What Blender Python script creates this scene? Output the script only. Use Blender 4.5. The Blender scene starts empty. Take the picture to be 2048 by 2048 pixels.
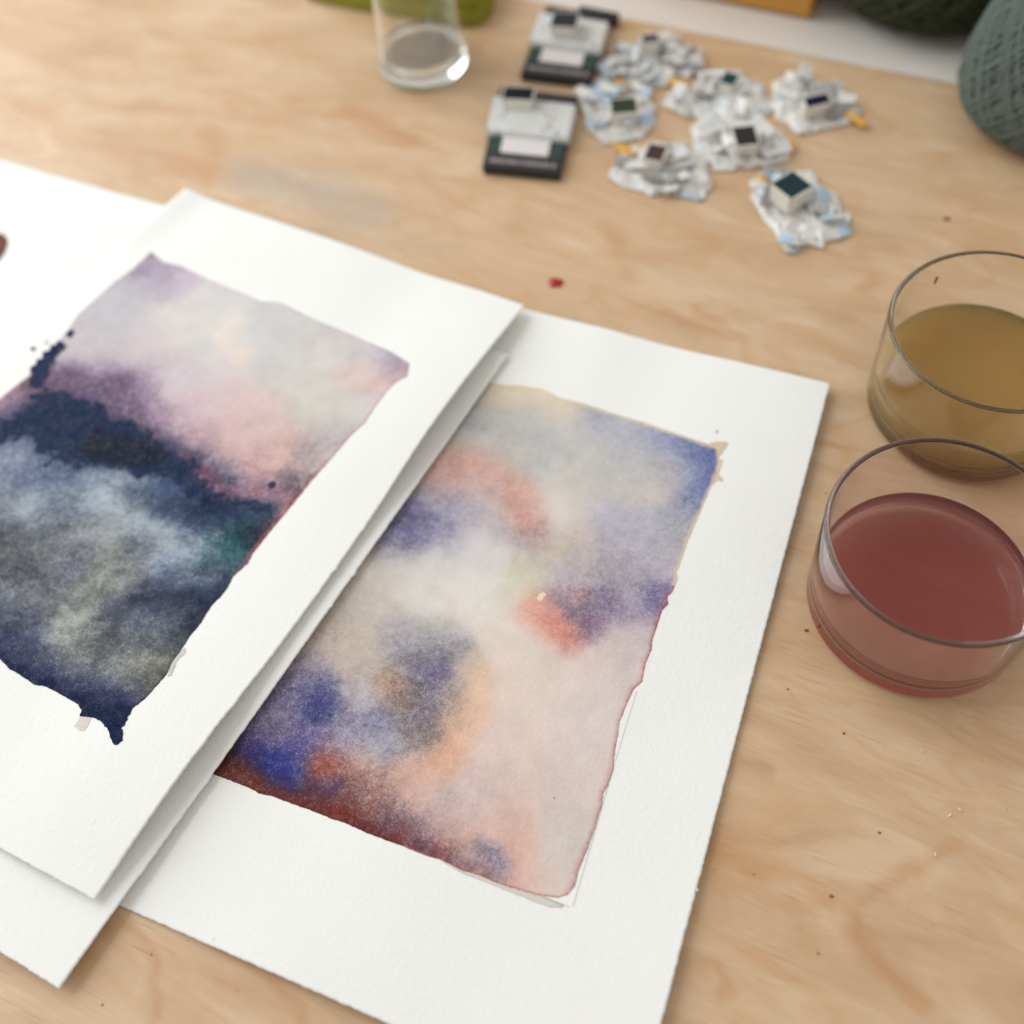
import bpy, bmesh, math
import numpy as np
from mathutils import Matrix, Vector

S = bpy.context.scene
COL = S.collection
rng = np.random.RandomState(7)
R_ = math.radians

# ------------------------------------------------------------------ camera
FPX = 2107.3                       # focal length in pixels of the 2048 px photograph
PITCH, ROLL, CAMH = R_(57.5715), R_(-7.2116), 0.3530
_F = np.array([0, math.cos(PITCH), -math.sin(PITCH)])
_R = np.array([1.0, 0, 0]); _U = np.cross(_R, _F)
RGT = math.cos(ROLL)*_R + math.sin(ROLL)*_U
UPV = -math.sin(ROLL)*_R + math.cos(ROLL)*_U
cam_data = bpy.data.cameras.new('camera')
cam = bpy.data.objects.new('camera', cam_data); COL.objects.link(cam)
cam.matrix_world = Matrix(((RGT[0], UPV[0], -_F[0], 0), (RGT[1], UPV[1], -_F[1], 0), (RGT[2], UPV[2], -_F[2], CAMH), (0, 0, 0, 1)))
cam_data.sensor_width = 36; cam_data.lens = 36*FPX/2048
cam_data.clip_start = 0.01; cam_data.clip_end = 50
cam_data.dof.use_dof = True; cam_data.dof.focus_distance = 0.368; cam_data.dof.aperture_fstop = 4.2
S.camera = cam

# ------------------------------------------------------------------ light
w = bpy.data.worlds.new('World'); S.world = w; w.use_nodes = True
bg = w.node_tree.nodes['Background']; bg.inputs[0].default_value = (1.0, 0.958, 0.895, 1); bg.inputs[1].default_value = 0.62

def area(name, loc, target, sx, sy, power, col):
    l = bpy.data.lights.new(name, 'AREA'); l.shape = 'RECTANGLE'; l.size = sx; l.size_y = sy; l.energy = power; l.color = col
    o = bpy.data.objects.new(name, l); COL.objects.link(o); o.location = loc
    o.rotation_euler = (Vector(target)-Vector(loc)).to_track_quat('-Z', 'Y').to_euler()
    return o
area('window_light', (-1.02, 1.0, 0.86), (0.0, 0.25, 0), 1.3, 1.5, 22.8, (0.93, 0.975, 1.0))

S.view_settings.view_transform = 'Standard'; S.view_settings.look = 'None'
S.view_settings.exposure = 0.0; S.view_settings.gamma = 1.0
S.render.engine = 'CYCLES'
S.cycles.max_bounces = 36; S.cycles.transmission_bounces = 32; S.cycles.glossy_bounces = 12; S.cycles.diffuse_bounces = 4
S.cycles.volume_bounces = 10
S.cycles.use_denoising = True
S.cycles.sample_clamp_indirect = 8

# ------------------------------------------------------------------ helpers
def at(px, z=0.0):
    """points on the plane at height z under the given photograph pixels"""
    px = np.atleast_2d(np.asarray(px, float))
    d = ((px[:, 0]-1024)/FPX)[:, None]*RGT - ((px[:, 1]-1024)/FPX)[:, None]*UPV + _F
    t = (np.asarray(z)-CAMH)/d[:, 2]
    return np.array([0, 0, CAMH]) + d*t[:, None]
DS = 2048/1932.0
def Z(pts, ox, oy, sc):            # measured in an enlarged crop
    return [(ox+x/sc, oy+y/sc) for x, y in pts]
def z1(*p): return Z(p, 640, 0, 3.019)
def z2(*p): return Z(p, 1150, 0, 3.019)
def D(*p): return [(x*DS, y*DS) for x, y in p]

def lin(c):
    c = np.asarray(c, float)/255.0
    return np.where(c <= 0.04045, c/12.92, ((c+0.055)/1.055)**2.4)

def _hash(ix, iy, seed):
    n = (ix.astype(np.int64)*374761393 + iy.astype(np.int64)*668265263 + seed*1442695041) & 0x7fffffff
    n = ((n ^ (n >> 13))*1274126177) & 0x7fffffff
    return ((n ^ (n >> 16)) & 0xffff)/65535.0
def vnoise(x, y, seed=0):
    ix, iy = np.floor(x), np.floor(y); fx, fy = x-ix, y-iy
    fx = fx*fx*fx*(fx*(fx*6-15)+10); fy = fy*fy*fy*(fy*(fy*6-15)+10)
    a = _hash(ix, iy, seed); b = _hash(ix+1, iy, seed); c = _hash(ix, iy+1, seed); d = _hash(ix+1, iy+1, seed)
    return (a*(1-fx)+b*fx)*(1-fy)+(c*(1-fx)+d*fx)*fy
def fbm(x, y, seed=0, o=5, gain=0.5):
    s = 0; a = 1; t = 0
    for i in range(o):
        s = s+a*vnoise(x*2**i+17.3*i, y*2**i-9.1*i, seed+i); t += a; a *= gain
    return s/t-0.5
def sstep(a, b, x):
    t = np.clip((x-a)/(b-a), 0, 1); return t*t*(3-2*t)

def tag(o, label=None, cat=None, group=None, kind=None):
    if label: o['label'] = label
    if cat: o['category'] = cat
    if group: o['group'] = group
    if kind: o['kind'] = kind
    return o
def empty(name, loc, rz=0):
    o = bpy.data.objects.new(name, None); COL.objects.link(o); o.location = loc; o.rotation_euler = (0, 0, rz)
    o.empty_display_size = 0.01
    return o
def link(name, me, mat=None, parent=None):
    o = bpy.data.objects.new(name, me); COL.objects.link(o)
    if mat is not None: me.materials.append(mat)
    if parent is not None: o.parent = parent
    return o
def mesh(name, v, f, mat=None, parent=None, smooth=False, off=None):
    """world coordinates; off = the parent's location"""
    v = np.asarray(v, float)
    if off is not None: v = v-np.asarray(off)
    me = bpy.data.meshes.new(name); me.from_pydata([tuple(p) for p in v], [], [tuple(int(i) for i in q) for q in f]); me.update()
    if smooth: me.polygons.foreach_set('use_smooth', [True]*len(me.polygons))
    return link(name, me, mat, parent)
def bmobj(name, bm, mat=None, parent=None, smooth=False):
    me = bpy.data.meshes.new(name); bmesh.ops.recalc_face_normals(bm, faces=bm.faces); bm.to_mesh(me); bm.free()
    if smooth: me.polygons.foreach_set('use_smooth', [True]*len(me.polygons))
    return link(name, me, mat, parent)
def gridfaces(nu, nv):
    i, j = np.meshgrid(np.arange(nu-1), np.arange(nv-1), indexing='ij')
    a = (i*nv+j).ravel()
    return np.stack([a, a+nv, a+nv+1, a+1], 1)
def gridmesh(name, P, mat, parent=None, off=None, col=None, smooth=True, thick=0.0):
    """P (nu,nv,3) grid; with thick a closed sheet"""
    nu, nv = P.shape[:2]; v = P.reshape(-1, 3)
    if off is not None: v = v-np.asarray(off)
    f = gridfaces(nu, nv); n = nu*nv
    if thick:
        lo = v.copy(); lo[:, 2] -= thick
        v = np.concatenate([v, lo]); fb = f[:, ::-1]+n
        ring = np.concatenate([np.arange(nv), np.arange(1, nu)*nv+nv-1, (nu-1)*nv+np.arange(nv-2, -1, -1), np.arange(nu-2, 0, -1)*nv])
        r2 = np.roll(ring, -1)
        side = np.stack([ring, r2, r2+n, ring+n], 1)
        f = np.concatenate([f, fb, side])
    me = bpy.data.meshes.new(name)
    me.vertices.add(len(v)); me.vertices.foreach_set('co', np.ascontiguousarray(v, dtype=np.float32).ravel())
    me.loops.add(f.size); me.loops.foreach_set('vertex_index', np.ascontiguousarray(f, dtype=np.int32).ravel())
    me.polygons.add(len(f)); me.polygons.foreach_set('loop_start', np.arange(0, f.size, 4, dtype=np.int32))
    me.update(calc_edges=True); me.validate()
    if smooth: me.polygons.foreach_set('use_smooth', [True]*len(me.polygons))
    if thick:
        sm = np.ones(len(me.polygons), bool); sm[-len(ring):] = False
        me.polygons.foreach_set('use_smooth', sm.tolist())
    if col is not None:
        a = me.color_attributes.new('pigment', 'FLOAT_COLOR', 'POINT')
        c4 = col.reshape(-1, 4).astype(np.float32)
        if thick: c4 = np.concatenate([c4, c4])
        a.data.foreach_set('color', np.ascontiguousarray(c4).ravel())
    return link(name, me, mat, parent)

class NT:
    def __init__(s, name):
        s.m = bpy.data.materials.new(name); s.m.use_nodes = True; s.t = s.m.node_tree
        s.b = s.t.nodes['Principled BSDF']; s.out = s.t.nodes['Material Output']
    def n(s, typ, **k):
        nd = s.t.nodes.new(typ)
        for a, b in k.items():
            if a.startswith('i_'):
                key = a[2:].replace('_', ' ')
                nd.inputs[int(key) if key.isdigit() else key].default_value = b
            else: setattr(nd, a, b)
        return nd
    def l(s, a, b): s.t.links.new(a, b)
    def ramp(s, fac, stops):
        r = s.n('ShaderNodeValToRGB'); cr = r.color_ramp
        while len(cr.elements) < len(stops): cr.elements.new(0.5)
        for e, (p, c) in zip(cr.elements, stops):
            e.position = p; e.color = (c[0], c[1], c[2], 1) if hasattr(c, '__len__') else (c, c, c, 1)
        s.l(fac, r.inputs[0]); return r.outputs[0]
    def mix(s, a, b, fac, mode='MIX'):
        m = s.n('ShaderNodeMix', data_type='RGBA', blend_type=mode)
        for v, i in ((fac, 0), (a, 6), (b, 7)):
            if hasattr(v, 'is_linked') or isinstance(v, bpy.types.NodeSocket): s.l(v, m.inputs[i])
            else: m.inputs[i].default_value = v if not hasattr(v, '__len__') else tuple(v)[:3]+(1,)
        return m.outputs[2]
    def math(s, op, a, b=0.0):
        m = s.n('ShaderNodeMath', operation=op)
        for v, i in ((a, 0), (b, 1)):
            if isinstance(v, bpy.types.NodeSocket): s.l(v, m.inputs[i])
            else: m.inputs[i].default_value = v
        return m.outputs[0]
    def coords(s, scale=(1, 1, 1), rot=(0, 0, 0), kind='Object'):
        tc = s.n('ShaderNodeTexCoord'); mp = s.n('ShaderNodeMapping')
        mp.inputs['Scale'].default_value = scale; mp.inputs['Rotation'].default_value = rot
        s.l(tc.outputs[kind], mp.inputs[0]); return mp.outputs[0]
    def noise(s, vec, scale, detail=4, rough=0.55, dist=0.0):
        n = s.n('ShaderNodeTexNoise'); n.inputs['Scale'].default_value = scale; n.inputs['Detail'].default_value = detail
        n.inputs['Roughness'].default_value = rough; n.inputs['Distortion'].default_value = dist
        s.l(vec, n.inputs['Vector']); return n.outputs['Fac']
    def bump(s, h, strength, dist):
        b = s.n('ShaderNodeBump'); b.inputs['Strength'].default_value = strength; b.inputs['Distance'].default_value = dist
        s.l(h, b.inputs['Height']); s.l(b.outputs[0], s.b.inputs['Normal'])
    def setp(s, **k):
        for a, v in k.items(): s.b.inputs[a.replace('_', ' ')].default_value = v if not hasattr(v, '__len__') else tuple(v)[:3]+(1,)
        return s

def simple(name, rgb, rough=0.6, var=0.08, scale=120, bump=0.0, spec=0.4):
    k = NT(name); c = k.coords(); n = k.noise(c, scale, 5)
    L = lin(rgb); lo = L*(1-var); hi = np.clip(L*(1+var), 0, 1)
    k.l(k.mix(lo, hi, n), k.b.inputs['Base Color']); k.setp(Roughness=rough)
    k.b.inputs['Specular IOR Level'].default_value = spec
    if bump: k.bump(n, 0.5, bump)
    return k.m

# paper: heavy cold-pressed watercolour paper
def paper_mat(name, painted=False):
    k = NT(name); c = k.coords()
    n1 = k.noise(c, 520, 3, 0.6, 0.6); n2 = k.noise(c, 1700, 2, 0.5, 0.3); n3 = k.noise(c, 40, 3)
    h = k.math('ADD', k.math('MULTIPLY', n1, 1.0), k.math('MULTIPLY', n2, 0.35))
    if painted:
        at_ = k.n('ShaderNodeAttribute', attribute_name='pigment')
        f1 = k.noise(c, 950, 4, 0.68, 1.6); f2 = k.noise(c, 2300, 3, 0.6, 1.0); f0 = k.noise(c, 260, 4, 0.6, 0.8)
        g = k.math('ADD', k.math('ADD', k.math('MULTIPLY', f1, 0.5), k.math('MULTIPLY', f2, 0.25)), k.math('MULTIPLY', f0, 0.25))
        d = k.math('MULTIPLY', k.math('SUBTRACT', g, 0.5), k.math('MULTIPLY', at_.outputs['Alpha'], 9.0))
        up = k.math('MINIMUM', k.math('MULTIPLY', k.math('MAXIMUM', d, 0.0), 1.0), 0.7); dn = k.math('MINIMUM', k.math('MAXIMUM', k.math('MULTIPLY', d, -1.0), 0.0), 0.7)
        dbl = k.mix(at_.outputs['Color'], at_.outputs['Color'], 1.0, 'ADD')
        light = k.mix(at_.outputs['Color'], k.mix(dbl, lin((208, 205, 198)), 0.6), up)
        dark = k.mix(light, lin((26, 34, 56)), dn, 'MIX')
        darkm = k.mix(light, at_.outputs['Color'], dn, 'MULTIPLY')
        k.l(k.mix(darkm, dark, 0.35), k.b.inputs['Base Color']); k.setp(Roughness=0.75)
    else:
        k.l(k.mix(lin((239, 239, 236)), lin((244, 244, 242)), n3), k.b.inputs['Base Color']); k.setp(Roughness=0.85)
    k.b.inputs['Specular IOR Level'].default_value = 0.06 if painted else 0.2
    k.bump(h, 0.9, 0.00019)
    return k.m
M_PAPER = paper_mat('watercolour_paper'); M_PAINT = paper_mat('watercolour_wash', True)

# birch plywood
def wood_mat():
    k = NT('birch_plywood')
    a = k.n('ShaderNodeAttribute', attribute_name='pigment')
    tc = k.n('ShaderNodeTexCoord')
    def mp(sx, sy):
        m = k.n('ShaderNodeMapping'); m.inputs['Scale'].default_value = (sx, sy, 1); k.l(tc.outputs['Object'], m.inputs[0]); return m.outputs[0]
    # broad figure: bands that follow a warped, stretched noise
    big = k.noise(mp(3.4, 8), 1.0, 3, 0.5, 1.3)
    rings = k.math('SINE', k.math('MULTIPLY', big, 52.0))
    rings = k.math('ADD', k.math('MULTIPLY', rings, 0.5), 0.5)
    mott = k.noise(mp(14, 42), 1.0, 5, 0.62, 1.2)
    blotch = k.noise(mp(7, 16), 1.0, 4, 0.55, 0.6)
    fib = k.noise(mp(55, 1300), 1.0, 4, 0.6)
    pores = k.noise(mp(42, 1500), 1.0, 3, 0.55)
    base = k.mix(lin((194, 158, 120)), lin((220, 193, 161)), k.ramp(mott, [(0.3, 0.0), (0.7, 1.0)]))
    base = k.mix(base, lin((209, 174, 137)), k.math('MULTIPLY', k.ramp(blotch, [(0.45, 0.0), (0.68, 1.0)]), 0.55))
    base = k.mix(base, lin((200, 152, 104)), k.math('MULTIPLY', k.ramp(rings, [(0.80, 0.0), (1.0, 1.0)]), 0.30))
    base = k.mix(base, lin((184, 146, 106)), k.math('MULTIPLY', k.ramp(fib, [(0.42, 0.0), (0.72, 1.0)]), 0.26))
    gate = k.ramp(k.noise(mp(20, 40), 1.0, 2), [(0.42, 0.0), (0.6, 1.0)])
    base = k.mix(base, lin((140, 105, 72)), k.math('MULTIPLY', k.math('MULTIPLY', k.ramp(pores, [(0.61, 0.0), (0.69, 1.0)]), gate), 0.5))
    sep = k.n('ShaderNodeSeparateColor'); k.l(a.outputs['Color'], sep.inputs[0])
    base = k.mix(base, lin((186, 130, 74)), k.math('MULTIPLY', sep.outputs[0], 1.0))       # ochre figure
    base = k.mix(base, lin((176, 135, 98)), sep.outputs[1])       # brown figure
    base = k.mix(base, lin((176, 166, 156)), sep.outputs[2])      # dried grey wash
    k.l(base, k.b.inputs['Base Color']); k.setp(Roughness=0.42)
    k.b.inputs['Specular IOR Level'].default_value = 0.5
    k.bump(k.math('SUBTRACT', fib, k.math('MULTIPLY', pores, 0.4)), 0.25, 0.0001)
    return k.m
M_WOOD = wood_mat()

# ------------------------------------------------------------------ table and sill
E0, E1 = at([(1233, 34), (1918, 169)])
TU = (E1-E0)/np.linalg.norm(E1-E0); TV = np.array([TU[1], -TU[0], 0])      # along the far edge, towards the viewer
TANG = math.atan2(TU[1], TU[0])
def t_local(P):
    d = P-E0; return d@TU, d@TV
def seg_dist(u, v, pts):
    best = np.full(u.shape, 9.0)
    for (a, b) in zip(pts[:-1], pts[1:]):
        d = b-a; L = max((d@d), 1e-12)
        t = np.clip(((u-a[0])*d[0]+(v-a[1])*d[1])/L, 0, 1)
        best = np.minimum(best, np.hypot(u-a[0]-t*d[0], v-a[1]-t*d[1]))
    return best
NU, NV = 620, 470
uu = np.linspace(-0.52, 0.47, NU); vv = np.linspace(0.0, 0.75, NV)
U, V = np.meshgrid(uu, vv, indexing='ij')
def streak(px, wid, seed, warp=0.004):
    P = at(px); pu, pv = t_local(P); pts = np.stack([pu, pv], 1)
    wu = U+warp*2*fbm(U*60, V*110, seed, 4); wv = V+warp*2*fbm(U*60, V*110, seed+9, 4)
    wu = wu+.006*fbm(U*22, V*40, seed+31, 3); wv = wv+.006*fbm(U*22, V*40, seed+37, 3)
    d = seg_dist(wu, wv, pts)
    return sstep(wid*1.6, 0, d)*(0.65+0.7*(fbm(U*90, V*420, seed+3, 4)+0.3))
def zb(*p): return Z(p, 1350, 1400, 2.768)
def za(*p): return Z(p, 900, 600, 2.415)
och = 0*U
for px, wd, st in [
    (zb((190, 790), (330, 860), (560, 970), (860, 1080)), 0.0042, .55), (zb((860, 1090), (960, 1140), (1150, 1010), (1330, 930), (1540, 860)), 0.0030, .45),
    (zb((930, 1150), (1060, 1340), (1160, 1480), (1300, 1620), (1400, 1720)), 0.0028, .55), (zb((1240, 1590), (1370, 1700)), 0.0028, .5), (zb((250, 970), (600, 1100), (800, 1130)), 0.003, .3),
    (zb((100, 1400), (230, 1480), (300, 1600), (260, 1680)), 0.0018, .4),
    (Z([(540, 560), (640, 700), (640, 962)], 0, 1600, 2.147), 0.002, .4), (Z([(960, 640), (1150, 760), (1330, 950)], 0, 1600, 2.147), 0.0016, .45),
    (D((655, 205), (700, 235), (760, 262)), 0.009, .5), (D((800, 330), (860, 380), (930, 360)), 0.007, .22), (D((320, 310), (380, 330)), 0.009, .42), (D((390, 255), (410, 290)), 0.008, .4),
    (za((1200, 20), (1300, 90), (1430, 190), (1450, 280)), 0.003, .4), (za((1040, 70), (1370, 190)), 0.0026, .5), (za((1780, 700), (1870, 720), (1932, 780)), 0.003, .5),
    (z2((180, 1390), (240, 1530), (330, 1650)), 0.006, .35), (z2((420, 1250), (700, 1420), (1000, 1560)), 0.006, .18), (z2((1720, 1560), (1800, 1500), (1932, 1530)), 0.005, .35),
    (Z([(20, 180), (200, 330), (330, 420), (480, 470)], 1600, 400, 3.221), 0.005, .35), (Z([(400, 340), (430, 480), (420, 590)], 1600, 400, 3.221), 0.005, .35),
    (D((1580, 800), (1600, 830), (1590, 900)), 0.004, .3), (D((0, 190), (140, 250), (260, 300)), 0.01, .25), (D((430, 60), (600, 90)), 0.014, .2)]:
    och = np.maximum(och, np.clip(streak(px, wd, len(px)*7+int(px[0][0]) % 50), 0, 1)*st)
brn = 0*U
for px, wd, st in [(zb((390, 340), (510, 390)), 0.0022, .6), (zb((1150, 60), (1400, 140), (1650, 220), (1932, 330)), 0.008, .4), (zb((1170, 1280), (1420, 1380), (1800, 1500)), 0.011, .4), (zb((1000, 1520), (1400, 1560), (1932, 1750)), 0.006, .3), (za((960, 80), (1200, 160)), 0.004, .25),
                   (zb((1550, 650), (1700, 780), (1932, 900)), 0.006, .35), (D((150, 1800), (420, 1890), (700, 1932)), 0.01, .2)]:
    brn = np.maximum(brn, np.clip(streak(px, wd, 31+len(px)), 0, 1)*st)
gry = 0*U
for px, wd, st in [(D((470, 330), (560, 352), (630, 372), (690, 400)), 0.016, .62), (D((560, 440), (640, 430), (830, 470)), 0.007, .2), (za((560, 130), (520, 160)), 0.004, .2)]:
    gry = np.maximum(gry, np.clip(streak(px, wd, 77, 0.006), 0, 1)*st)
colr = np.stack([och, brn, gry, np.ones_like(och)], -1)
TP = np.stack([U, -V, 0*U], -1)
table = gridmesh('tabletop', TP, M_WOOD, None, None, colr, True, 0.018)
table.location = tuple(E0); table.rotation_euler = (0, 0, TANG)
tag(table, kind='structure')
# grid runs u x (-v): flip so that normals point up
table.data.flip_normals()

def box_bm(sx, sy, sz, bev=0.0, seg=2):
    bm = bmesh.new(); bmesh.ops.create_cube(bm, size=1)
    for v in bm.verts: v.co = Vector((v.co.x*sx, v.co.y*sy, (v.co.z+0.5)*sz))
    if bev: bmesh.ops.bevel(bm, geom=bm.edges[:], offset=bev, segments=seg, profile=0.5, affect='EDGES')
    return bm
M_SILL = simple('white_painted_sill', (222, 216, 208), 0.45, 0.03, 30)
sill = bmobj('windowsill', box_bm(1.3, 0.5, 0.03, 0.0015), M_SILL)
sill.rotation_euler = (0, 0, TANG); sill.location = tuple(E0-TV*(0.25+0.0012)+TU*0.05+np.array([0, 0, -0.0308])); tag(sill, kind='structure')

# pin knots in the veneer
M_KNOT = simple('pin_knot_brown', (128, 76, 40), 0.6, 0.25, 1500)
def blob_flat(name, px, r, mat, parent, z=0.0002, ar=1.0, ang=0, seed=0, dome=0.0):
    r = r*(.8 if parent is not None else 1.0); c = at([px], z)[0]; n = 14; th = np.linspace(0, 2*math.pi, n, endpoint=False)
    rr = r*(1+0.35*(np.random.RandomState(seed).rand(n)-.5))
    ring = np.stack([rr*np.cos(th)*ar, rr*np.sin(th), 0*th], 1)
    ca, sa = math.cos(ang), math.sin(ang)
    rot = lambda q: np.stack([q[:, 0]*ca-q[:, 1]*sa, q[:, 0]*sa+q[:, 1]*ca, q[:, 2]], 1)
    outer = rot(ring); mid = rot(ring*0.7)+[0, 0, dome*0.75]; top = np.array([[0, 0, dome]])
    v = np.concatenate([outer, mid, top]); f = []
    for i in range(n):
        j = (i+1) % n; f.append((i, j, n+j, n+i)); f.append((n+i, n+j, 2*n))
    o = mesh(name, v, f, mat, None, True)
    if parent is not None:
        o.parent = parent
        inv = Matrix.LocRotScale(parent.location, parent.rotation_euler, None).inverted()
        o.matrix_local = inv @ Matrix.Translation(Vector(c))
    else: o.location = c
    return o
for i, (px, r) in enumerate([(z_, r_) for z_, r_ in zip(zb((1132, 735), (866, 1086), (437, 965), (792, 1403), (218, 940), (1838, 608), (1430, 1248), (935, 185)), (.0005, .0007, .0003, .0004, .0002, .0002, .0002, .0005))]
                            + [((1613, 1261), .0008), ((1576, 1378), .0004), ((1652, 987), .00035)] + list(zip(D((1787, 413),), (.0016,))) + list(zip(Z([(650, 663), (440, 880), (805, 605), (1020, 818)], 0, 1600, 2.147), (.0003, .0004, .0002, .0002)))):
    k_ = blob_flat('pin_knot', px, r, M_KNOT, table, 0.00012, 1.3, TANG+0.2, i)

M_SCR = simple('scratch_pale', (214, 186, 146), 0.5, .1, 900)
for pts_, wd_ in ((zb((1300, 1085), (1280, 1200), (1270, 1330), (1278, 1440)), .00022), (zb((1290, 600), (1310, 650), (1370, 690), (1440, 715)), .00016)):
    Q_ = at(pts_)[:, :2]; ud = np.stack(t_local(np.c_[Q_, np.zeros(len(Q_))]), 1)*[1, -1]; N_ = np.gradient(ud, axis=0); N_ = np.stack([-N_[:, 1], N_[:, 0]], 1)/np.linalg.norm(N_, axis=1)[:, None]*wd_/2
    n_ = len(ud); mesh('scratch', np.c_[np.concatenate([ud-N_, ud+N_]), np.full(2*n_, .0001)], [(i, i+1, n_+i+1, n_+i) for i in range(n_-1)], M_SCR, table)
# ------------------------------------------------------------------ sheets
def solve(px, zf, it=6):
    """pixels -> points on the surface z = zf(x, y)"""
    px = np.atleast_2d(np.asarray(px, float)); z = np.full(len(px), 0.003)
    for _ in range(it):
        P = at(px, z); z = zf(P[:, 0], P[:, 1])
    P = at(px, z); P[:, 2] = zf(P[:, 0], P[:, 1]); return P
def interp(t, xs, ys):
    # smooth (cosine-free) cubic through the knots
    xs = np.array(xs); ys = np.array(ys); m = np.gradient(ys, xs)
    i = np.clip(np.searchsorted(xs, t)-1, 0, len(xs)-2); h = xs[i+1]-xs[i]; s = np.clip((t-xs[i])/h, 0, 1)
    return (2*s**3-3*s*s+1)*ys[i]+(s**3-2*s*s+s)*h*m[i]+(-2*s**3+3*s*s)*ys[i+1]+(s**3-s*s)*h*m[i+1]

class Sheet:
    """quad TL,TR,BR,BL in plan; zf(s,t), s across 0..1, t down 0..1"""
    def __init__(s, TL, TR, BR, BL, zf, seed):
        s.c = [np.asarray(q[:2]) for q in (TL, TR, BR, BL)]; s.zf = zf; s.seed = seed
    def st(s, x, y):
        TL, TR, BR, BL = s.c
        S_, T_ = np.full_like(x, .5), np.full_like(x, .5)
        for _ in range(8):
            px = (1-S_)*(1-T_)*TL[0]+S_*(1-T_)*TR[0]+S_*T_*BR[0]+(1-S_)*T_*BL[0]-x
            py = (1-S_)*(1-T_)*TL[1]+S_*(1-T_)*TR[1]+S_*T_*BR[1]+(1-S_)*T_*BL[1]-y
            ax = (1-T_)*(TR[0]-TL[0])+T_*(BR[0]-BL[0]); ay = (1-T_)*(TR[1]-TL[1])+T_*(BR[1]-BL[1])
            bx = (1-S_)*(BL[0]-TL[0])+S_*(BR[0]-TR[0]); by = (1-S_)*(BL[1]-TL[1])+S_*(BR[1]-TR[1])
            det = ax*by-ay*bx
            S_ = S_-(px*by-py*bx)/det; T_ = T_-(ax*py-ay*px)/det
        return S_, T_
    def z(s, x, y):
        S_, T_ = s.st(x, y); return s.zf(np.clip(S_, -.05, 1.05), np.clip(T_, -.05, 1.05))
    def build(s, name, root, nu, nv, thick=0.0005, nick=()):
        TL, TR, BR, BL = s.c
        a = np.linspace(0, 1, nu); b = np.linspace(0, 1, nv); A, B = np.meshgrid(a, b, indexing='ij')
        X = (1-A)*(1-B)*TL[0]+A*(1-B)*TR[0]+A*B*BR[0]+(1-A)*B*BL[0]
        Y = (1-A)*(1-B)*TL[1]+A*(1-B)*TR[1]+A*B*BR[1]+(1-A)*B*BL[1]
        Zz = s.zf(A, B)
        # slightly rough cut edges, with small torn nicks on the right and bottom edge
        ux = (TR-TL)/np.linalg.norm(TR-TL); vx = (BR-TR)/np.linalg.norm(BR-TR)
        e = 0.00045*fbm(b*260, 0*b+s.seed, s.seed, 4)
        for (t0, wd, am) in nick: e = e+am*np.exp(-((b-t0)/wd)**4)*(0.6+0.8*vnoise(b*900, 0*b, 5))
        wgt = sstep(0.985, 1.0, A)
        X = X+wgt*e[None, :]*ux[0]; Y = Y+wgt*e[None, :]*ux[1]
        e2 = 0.0005*fbm(a*200, 0*a+s.seed+4, s.seed, 4); wb = sstep(0.99, 1.0, B)
        X = X+wb*e2[:, None]*vx[0]; Y = Y+wb*e2[:, None]*vx[1]
        P = np.stack([X, Y, Zz], -1)
        o = gridmesh(name, P, M_PAPER, root, root.location, None, True, thick)
        o.data.flip_normals()
        return o

# sheet C: right-hand sheet, flat on the table
cTR = at([(1659, 772)], .0025)[0]; cR2 = at([(1322, 2048)], .003)[0]
cB0, cB1 = at([(247, 1814), (776, 2048)], .002); cT0 = at([(1053, 619)], .002)[0]
def isect(p, d, q, e):
    A = np.array([[d[0], -e[0]], [d[1], -e[1]]]); t = np.linalg.solve(A, (q-p)[:2]); return (p+d*t[0])
cBR = isect(cTR, cR2-cTR, cB0, cB1-cB0)
cTL = cTR+(cT0-cTR)*1.22; cBL = cB0+(cB0-cBR)*0.16
def zC(s, t):
    z = 0.0010+0.0022*interp(s, [0, .3, .6, .85, 1], [0.15, .25, .45, .75, 1.05])
    z = z+0.0008*np.sin(t*7+1.0)*s+0.0012*sstep(.75, 1, t)*sstep(.1, .6, s)+0.0006*np.sin(s*9+t*4)+0.0014*np.exp(-((s-.42)/.12)**2-((t-.02)/.14)**2)
    return z+0.0005*fbm(s*4, t*5, 3, 2)
ShC = Sheet(cTL, cTR, cBR, cBL, zC, 11)

# sheet B: between, right-hand strip visible beneath the top sheet
bTR = at([(1016, 708)], .0046)[0]; bBR = at([(117, 1977)], .0052)[0]
bdir = bBR-bTR; bn = np.array([bdir[1], -bdir[0], 0])/np.linalg.norm(bdir)   # towards the left
bB = at([(0, 1902)], .004)[0]; bl = (bB-bBR); bl = bl/np.linalg.norm(bl)
bBL = bBR+bl*0.185; bTL = bTR+bl*0.185
def zB(s, t):
    r = interp(t, [0, .12, .3, .45, .6, .75, .88, 1], [4.6, 4.0, 3.9, 3.8, 3.8, 4.0, 4.9, 5.2])
    return 0.001*(3.8+(r-3.8)*sstep(.35, 1.0, s))+0.0003*fbm(s*5, t*6, 8, 2)
ShB = Sheet(bTL, bTR, bBR, bBL, zB, 23)

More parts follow.
